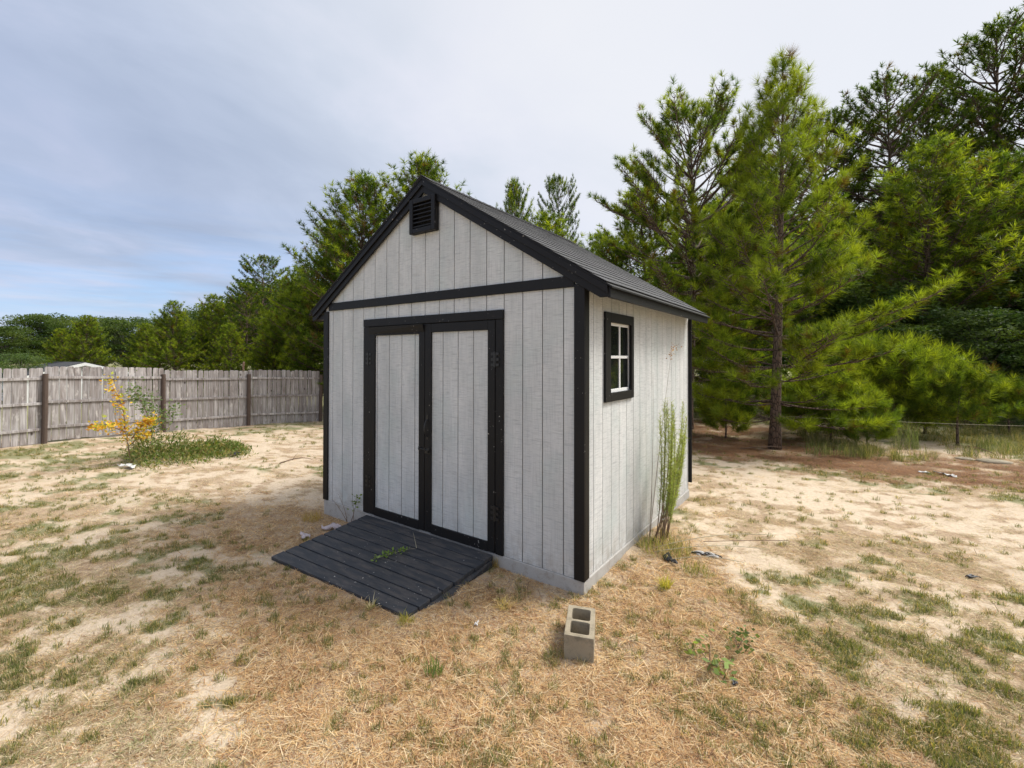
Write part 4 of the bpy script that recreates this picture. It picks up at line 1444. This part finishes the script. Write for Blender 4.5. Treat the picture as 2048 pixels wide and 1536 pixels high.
def build_plants():
    r = np.random.default_rng(31)
    # feathery tall weed against the side wall
    b = Vector((.13, 1.50, -.08))
    stems = []
    for i in range(20):
        o = b + Vector((r.uniform(0, .12), r.uniform(-.12, .22), 0))
        h = r.uniform(.80, 1.48)
        top = o + Vector((r.uniform(0, .14), r.choice([r.uniform(-.18, .2), r.uniform(.35, .8)]), h))
        stems.append(arc(o, top, (r.uniform(0, .05), r.uniform(-.05, .10), 0), 8))
    def feather(st):
        pts = []
        for s in st:
            for i in range(3, 8):
                for k in range(5):
                    a = s[i - 1].lerp(s[i], k / 5); pts.append(a)
        P = np.array([tuple(p) for p in pts]); n = 11000
        q = P[r.integers(0, len(P), n)] + r.normal(size=(n, 3)) * np.array([.006, .010, .035])
        d = r.normal(size=(n, 3)); d[:, 2] = np.abs(d[:, 2]) * 1.2 + r.uniform(-.3, .9, n); d /= np.linalg.norm(d, axis=1, keepdims=True)
        L = r.uniform(.02, .085, n)[:, None] * r.uniform(.5, 1.1, (n, 1))
        w = np.cross(d, r.normal(size=(n, 3))); w /= np.linalg.norm(w, axis=1, keepdims=True)
        V = np.stack([q - w * .0022, q + w * .0022, q + d * L], 1).reshape(-1, 3)
        V[:, 0] = np.maximum(V[:, 0], .012)
        col = np.array([[.23, .29, .09], [.36, .41, .16], [.17, .22, .07]])[r.integers(0, 3, n)]
        return V, np.arange(len(V)).reshape(-1, 3), np.repeat(col[:, None], 3, 1).reshape(-1, 3)
    stems_plant('feathery_weed', 'tall feathery green weed on reddish stems against the shed side wall', 'weed', b, stems, feather, stem_r=.0055)
    # tall seed stalk
    o = Vector((.10, 1.42, -.07))
    st = [arc(o, (.16, 2.05, 1.95), (.03, -.14, 0), 9), arc(o, (.10, 1.55, 1.68), (.03, -.05, 0), 7)]
    def seeds(s): return leaf_cloud(r, s[0][-1:] + [s[0][-1] + Vector((.02, .07, .03)), s[0][-1] + Vector((.0, -.04, -.08))], 60, .02, .02, [(.32, .17, .13), (.42, .27, .2)])
    stems_plant('seed_stalk', 'thin bent stalk with reddish seed head rising past the shed window', 'weed stalk', o, st, seeds, stem_r=.003)

    # grass clump at its foot with long fallen stalks
    def clump(loc, n, L, w, cols, name, label, cat, lift=(25, 85), spread=.1, mat='grass'):
        v, f, c = blades(r, n, L, w, lift, spread, lambda q: np.array(cols[q.integers(0, len(cols))]) * q.uniform(.75, 1.2))
        v = v + np.array([loc[0], loc[1], float(ground_z(loc[0], loc[1]))])
        o = tri_mesh(name, v, f, M[mat], c)
        return tag(place(name, o), label, cat)
    gc = [(.14, .18, .05), (.24, .24, .08), (.5, .38, .18)]
    clump((.30, 1.25), 420, .17, .004, gc, 'grass_clump', 'long yellow-green grass clump at the foot of the feathery weed', 'grass clump', spread=.24)
    clump((.66, .97), 160, .11, .004, gc, 'grass_clump', 'green grass clump beside the striped rope scrap', 'grass clump', spread=.13)
    clump((.51, .50), 90, .11, .005, [(.42, .40, .06), (.55, .46, .10)], 'grass_clump', 'bright yellow grass tuft between shed corner and rope scrap', 'grass clump', spread=.04)
    clump((-.44, -.52), 120, .09, .005, [(.62, .48, .2), (.7, .58, .3)], 'grass_clump', 'pale yellow dry tuft between ramp and cinder block', 'grass clump', lift=(5, 60), spread=.06)
    clump((-1.3, -1.17), 40, .13, .006, [(.55, .48, .33), (.62, .56, .42), (.3, .3, .12)], 'grass_clump', 'dead grass tuft hanging on the lower edge of the ramp', 'grass clump', lift=(10, 70), spread=.03)
    clump((-.93, -1.13), 110, .08, .0045, [(.3, .3, .07), (.5, .42, .14)], 'grass_clump', 'yellow-green tuft at the lower right ramp corner', 'grass clump', spread=.06)
    clump((.16, -.83), 90, .09, .004, [(.3, .27, .12), (.45, .32, .17), (.15, .17, .06)], 'grass_clump', 'mixed grass tuft against the front of the cinder block', 'grass clump', spread=.08)
    clump((-.86, -.03), 60, .12, .004, [(.5, .38, .2), (.4, .3, .12)], 'grass_clump', 'dry tuft wedged between ramp and slab', 'grass clump', spread=.035)
    clump((-.35, -1.45), 70, .12, .005, [(.13, .19, .06), (.2, .25, .08)], 'grass_clump', 'upright green grass tuft in the straw below the ramp', 'grass clump', lift=(55, 88), spread=.05)
    clump((-3.5, -.25), 150, .12, .004, [(.5, .34, .12), (.42, .3, .1)], 'grass_clump', 'orange-tan dry tuft at the left front corner of the slab', 'grass clump', spread=.12)
    # long straw stalks lying towards the right
    for i, (p0, p1, bow, lab) in enumerate((((.22, 1.15, -.03), (1.18, 2.05, .06), (0, 0, .06), 'upper long straw stalk arching right from the weed clump'),
                                            ((.25, 1.05, -.03), (1.15, 1.75, .0), (0, 0, .05), 'middle long straw stalk reaching right from the weed clump'),
                                            ((.42, 1.0, -.04), (.98, 1.30, -.02), (0, 0, .04), 'lower short straw stalk beside the rope scrap'),
                                            ((.55, 1.75, -.07), (1.25, 2.35, -.07), (.05, 0, .02), 'grey stick lying on the sand right of the feathery weed'))):
        mb = MB().tube(arc(p0, p1, bow, 9), [.0032] * 8 + [.0015], 5)
        tag(place('straw_stalk', mb.mesh('straw_stalk', M['cord'] if i < 3 else M['twig'], True)), lab, 'stalk', 'long stalks right of the shed')
    # leafy twig weed left of the doors
    b = Vector((-3.06, -.05, -.17))
    st = [arc(b, (-3.17, -.10, .16), (.03, 0, .0)), arc(b + Vector((.05, .02, 0)), (-2.86, -.06, .17), (.03, 0, .05)), arc(b + Vector((.12, 0, 0)), (-2.90, -.08, .10), (.0, 0, .0)), arc(b, (-3.26, -.12, .08), (0, 0, .02))]
    stems_plant('twiggy_weed', 'small twiggy weed with few green leaves left of the ramp', 'weed', b, st,
                lambda s: leaf_cloud(r, [s[1][-1], s[1][-2], s[2][-1], s[2][-2], s[1][4], s[2][4]], 46, .035, .018, [(.12, .17, .04), (.16, .21, .05)]), stem_r=.004)
    # broad green leaves weed, right foreground
    b = Vector((1.0, -.28, float(ground_z(1.0, -.28))))
    st = [arc(b, b + Vector((dx, dy, dz)), (0, 0, .03), 5) for dx, dy, dz in ((.12, .02, .03), (-.10, .03, .05), (.03, -.13, .03), (-.02, .13, .08), (.10, -.09, .02))]
    stems_plant('broadleaf_weed', 'sprawling weed with broad green leaves right of the cinder block', 'weed', b, st,
                lambda s: leaf_cloud(r, [p for q in s for p in q[2:]], 52, .055, .028, [(.17, .24, .08), (.22, .30, .11), (.14, .17, .07)], .30, .35), stem_r=.004, stem_mat=M['leaves'] if False else M['twig'])
    b = Vector((1.12, .0, float(ground_z(1.12, .0))))
    st = [arc(b, b + Vector((dx, dy, .06)), (0, 0, .03), 5) for dx, dy in ((.06, .1), (-.06, .08), (.02, -.08))]
    stems_plant('broadleaf_weed', 'smaller dark weed behind the sprawling broad-leaved one', 'weed', b, st,
                lambda s: leaf_cloud(r, [p for q in s for p in q[2:]], 60, .038, .03, [(.11, .15, .06), (.14, .19, .08)], .3, .5), stem_r=.003)
    # cut sprig on the ramp
    a = Vector((-1.80, -.66, -.075)); c = Vector((-1.60, -.33, -.030)); e = Vector((-1.88, -.10, .0))
    st = [arc(a, c, (0, 0, .012), 8), arc(c, e, (0, 0, .01), 6)]
    stems_plant('cut_sprig', 'cut green weed sprig lying across the ramp planks', 'sprig', (-1.7, -.5, -.06), st,
                lambda s: leaf_cloud(r, s[0][:6], 80, .034, .014, [(.18, .26, .06), (.24, .32, .09)], .3, .8), stem_r=.003, stem_mat=M['cord'])
    # yellow-leaved sapling and green one in the weedy patch
    gz = float(ground_z(-9.05, -.58))
    b = Vector((-9.05, -.58, gz))
    st = [arc(b, b + Vector((-.05, -.10, .75)), (0, 0, 0)), arc(b + Vector((-.05, -.1, .7)), b + Vector((-.10, -.34, 1.62)), (.06, .06, 0)),
          arc(b + Vector((-.05, -.1, .65)), b + Vector((.05, -.62, .80)), (0, 0, .05)), arc(b + Vector((0, 0, .5)), b + Vector((.12, .30, .85)), (0, 0, .05)), arc(b + Vector((0, 0, .4)), b + Vector((.1, .25, .55)), (0, 0, .05))]
    yc = [(.62, .40, .05), (.70, .50, .07), (.58, .27, .05), (.35, .38, .07)]
    def yleaf(s):
        pts = [p for p in s[1][1:]] + [p for p in s[2][2:]] + [p for p in s[3][2:]] * 2 + [p for p in s[4][3:]] + s[0][4:]
        return leaf_cloud(r, pts, 760, .07, .06, yc, .3, .5)
    stems_plant('yellow_sapling', 'thin sapling with yellow and orange leaves before the fence', 'sapling', b, st, yleaf, stem_r=.012)
    b = Vector((-9.55, -.12, float(ground_z(-9.55, -.12))))
    st = [arc(b, b + Vector((-.05, .05, 1.25)), (.03, .02, 0)), arc(b + Vector((0, 0, .5)), b + Vector((.1, .45, .95)), (0, 0, .05)), arc(b + Vector((0, 0, .8)), b + Vector((.0, -.3, 1.45)), (0, 0, .05))]
    stems_plant('green_sapling', 'thin grey-green sapling behind the yellow-leaved one', 'sapling', b, st,
                lambda s: leaf_cloud(r, [p for q in s for p in q[2:]], 700, .065, .10, [(.16, .21, .09), (.22, .27, .13), (.1, .15, .05)], .28, .6), stem_r=.012)
    # weedy mound
    V = []; F = []; C = []
    n = 3600
    cx, cy = np.array([-9.2, -.55]), np.array([-8.9, 1.5])
    t = r.random(n); w = r.normal(0, .38, n)
    dx = cy - cx; dx = dx / np.linalg.norm(dx)
    q2 = cx + np.outer(t, cy - cx) + np.outer(w, [dx[1], -dx[0]])
    h = np.clip(.62 * (1 - t * .8) * (1 - np.abs(w) / .6) * (.4 + 1.2 * fbm(q2[:, 0], q2[:, 1], .35, 2, 6)), .04, .6)
    pts = np.stack([q2[:, 0], q2[:, 1], ground_z(q2[:, 0], q2[:, 1]) + r.random(n) * h], -1)
    V, F, C = leaf_cloud(r, pts, 9000, .085, .05, [(.12, .18, .045), (.18, .23, .07), (.26, .25, .11), (.32, .25, .13), (.09, .13, .035)], .12, 1.3)
    tag(place('weed_patch', tri_mesh('weed_patch', V, F, M['leaves'], C)), 'low mound of green weeds under the yellow sapling', kind='stuff')
    # feather grass clump, right
    for (px, d, n, L, lab) in ((1810, 11.2, 160, .75, 'tall thin grass clump with pale plumes between the saplings at right'), (1640, 10.4, 130, .30, 'low green weed clump right of the young pine trunk'),
                               (1700, 10.2, 130, .28, 'low green weed clump in front of the pine sapling'), (1985, 10.8, 150, .38, 'pale rough grass clump near the right edge')):
        x, y = at(px, d)
        clump((x, y), n, L, .006, [(.20, .23, .11), (.34, .33, .2), (.13, .17, .07)], 'grass_clump', lab, 'grass clump', lift=(60, 89), spread=.28)

    # ---- litter
    def scrap(name, loc, size, mat, label, cat, h=.03, seed=1, n=9):
        rr = np.random.default_rng(seed)
        z = float(ground_z(loc[0], loc[1]))
        g = np.linspace(-1, 1, n)
        X, Y = np.meshgrid(g, g)
        rad = 1 + .35 * np.sin(3 * np.arctan2(Y, X) + seed)
        X2 = X * size[0] * rad * .5; Y2 = Y * size[1] * rad * .5
        Z = h * (fbm(X * 3 + seed, Y * 3, 1.0, 3, seed) * 1.4 - .15)
        a = rr.uniform(0, 6.28)
        Vv = np.stack([X2 * math.cos(a) - Y2 * math.sin(a) + loc[0], X2 * math.sin(a) + Y2 * math.cos(a) + loc[1], Z + z + .008], -1).reshape(-1, 3)
        i = np.arange((n - 1) ** 2); rw = i // (n - 1); cc = i % (n - 1); k = rw * n + cc
        m = tri_mesh(name, Vv, np.stack([k, k + 1, k + n + 1, k + n], -1), M[mat])
        o = place(name, m)
        md = o.modifiers.new('thick', 'SOLIDIFY'); md.thickness = .003
        tag(o, label, cat, 'litter in the yard')
    scrap('plastic_scrap', (-3.02, -.27), (.20, .10), 'plastic', 'crumpled pinkish plastic sheet beside the upper left side of the ramp', 'litter', .07, 3, 13)
    scrap('plastic_scrap', (-3.07, -.63), (.16, .08), 'plastic', 'small pinkish plastic scrap lying in straw left of the ramp', 'litter', .04, 4)
    scrap('paper_scrap', (-.47, -.84), (.05, .02), 'paper', 'small white paper scrap between ramp and cinder block', 'litter', .015, 5)
    scrap('plastic_scrap', (-8.75, -.70), (.34, .14), 'paper', 'white scrap in front of the yellow sapling', 'litter', .07, 6)
    scrap('plastic_scrap', (-8.95, .95), (.25, .12), 'paper', 'white scrap at the right end of the weedy mound', 'litter', .06, 7)
    scrap('rubber_scrap', (-8.35, 1.1), (.25, .15), 'darkscrap', 'black rubber scrap right of the weedy mound', 'litter', .08, 8)
    scrap('plastic_scrap', (3.16, 8.17), (.26, .1), 'paper', 'larger white scrap on the brown ground at far right', 'litter', .05, 9)
    scrap('plastic_scrap', (2.86, 8.1), (.12, .06), 'paper', 'smaller white scrap left of the larger one at far right', 'litter', .03, 10)
    scrap('rubber_scrap', (2.60, 2.56), (.10, .05), 'darkscrap', 'small black scrap on bare sand at right', 'litter', .03, 11)
    scrap('rubber_scrap', (1.16, -.39), (.035, .025), 'darkscrap', 'tiny black scrap below the broad-leaved weed', 'litter', .02, 12)
    scrap('rubber_scrap', (.40, 1.04), (.16, .07), 'darkscrap', 'dark rag half buried in the grass clump by the rope', 'litter', .05, 13)
    # braided striped rope scrap
    for i, (dx, dy, ang, lab) in enumerate(((0, 0, .3, 'frayed striped rope piece right of the grass clump, nearer the shed'), (.10, .03, -.1, 'frayed pale rope end beside the striped rope piece'))):
        t = thing('rope_scrap', (.56 + dx, 1.42 + dy, -.09), lab, 'litter', 'rope scraps')
        for k in range(6):
            a = ang + r.normal(0, .28)
            L = .085
            p0 = Vector((.56 + dx + r.uniform(-.04, .04), 1.40 + dy + r.uniform(-.035, .035), -.085 + r.uniform(0, .02)))
            p1 = p0 + Vector((math.cos(a) * L, math.sin(a) * L, 0))
            part('strand', MB().tube(arc(p0 - (p1 - p0) * .3, p1, (0, 0, .018), 7), .0065, 6), M['paper'] if (k % 3) else M['darkscrap'], t, smooth=True)
    # cord from the young pine to a stake outside the frame
    x0, y0 = at(1553, 11.25); x1, y1 = at(2330, 9.8)
    ct = MB().tube(arc((x0, y0, .47), (x1, y1, .40), (0, 0, -.05), 14), .0028, 5)
    tag(place('cord', ct.mesh('cord', M['cord'], True)), 'thin pale cord stretched low from the young pine to the right', 'cord')
    x, y = x1, y1
    tag(place('wooden_stake', MB().tube([(x, y, -.4), (x, y, .55)], [.025, .022], 7).mesh('wooden_stake', M['post'])), 'short stake holding the pale cord beyond the right edge', 'stake')
    # pale stones / lichen lumps, right
    for i, (px, d, s, lab) in enumerate(((1985, 9.6, .20, 'larger pale lichen-grey stone near the right edge'), (1930, 9.9, .13, 'smaller pale grey stone left of the larger stone'), (1760, 12.2, .1, 'small pale stone under the wide pine sapling'))):
        x, y = at(px, d)
        mb = MB(); n = 10; m = 6
        for j in range(m + 1):
            for k in range(n):
                ph = math.pi * j / m; th = 6.283 * k / n
                q = 1 + r.uniform(-.12, .12)
                mb.v.append((x + s * 1.4 * q * math.sin(ph) * math.cos(th), y + s * q * math.sin(ph) * math.sin(th), float(ground_z(x, y)) + s * .32 * q * math.cos(ph)))
        for j in range(m):
            for k in range(n): mb.f.append((j * n + k, j * n + (k + 1) % n, (j + 1) * n + (k + 1) % n, (j + 1) * n + k))
        tag(place('stone', mb.mesh('stone', M['block'], True)), lab, 'stone', 'stones at the right')
    # fallen sticks under the pines
    for i, (px, d, ln, a, lab) in enumerate(((1480, 11.0, 1.1, .4, 'long fallen branch left of the young pine trunk'), (1990, 10.4, .8, 2.4, 'fallen branch by the small round-topped sapling'), (1780, 11.9, .7, .7, 'fallen branch below the wide pine sapling'), (560, 9.0, .6, .9, 'thin twig lying on the bare sand left of the shed'))):
        x, y = at(px, d); z = float(ground_z(x, y)) + .02
        e = (x + ln * math.cos(a), y + ln * math.sin(a), z + .05)
        mb = MB().tube(arc((x, y, z), e, (.03, .05, .06), 6), [.012, .011, .010, .008, .006, .003], 5)
        mb.tube(arc((x + ln * .4 * math.cos(a), y + ln * .4 * math.sin(a), z + .05), (x + ln * .6 * math.cos(a + .5), y + ln * .6 * math.sin(a + .5), z + .15), (0, 0, .02), 4), [.006, .005, .004, .002], 4)
        tag(place('fallen_branch', mb.mesh('fallen_branch', M['twig'], True)), lab, 'branch', 'fallen branches')


build_plants()
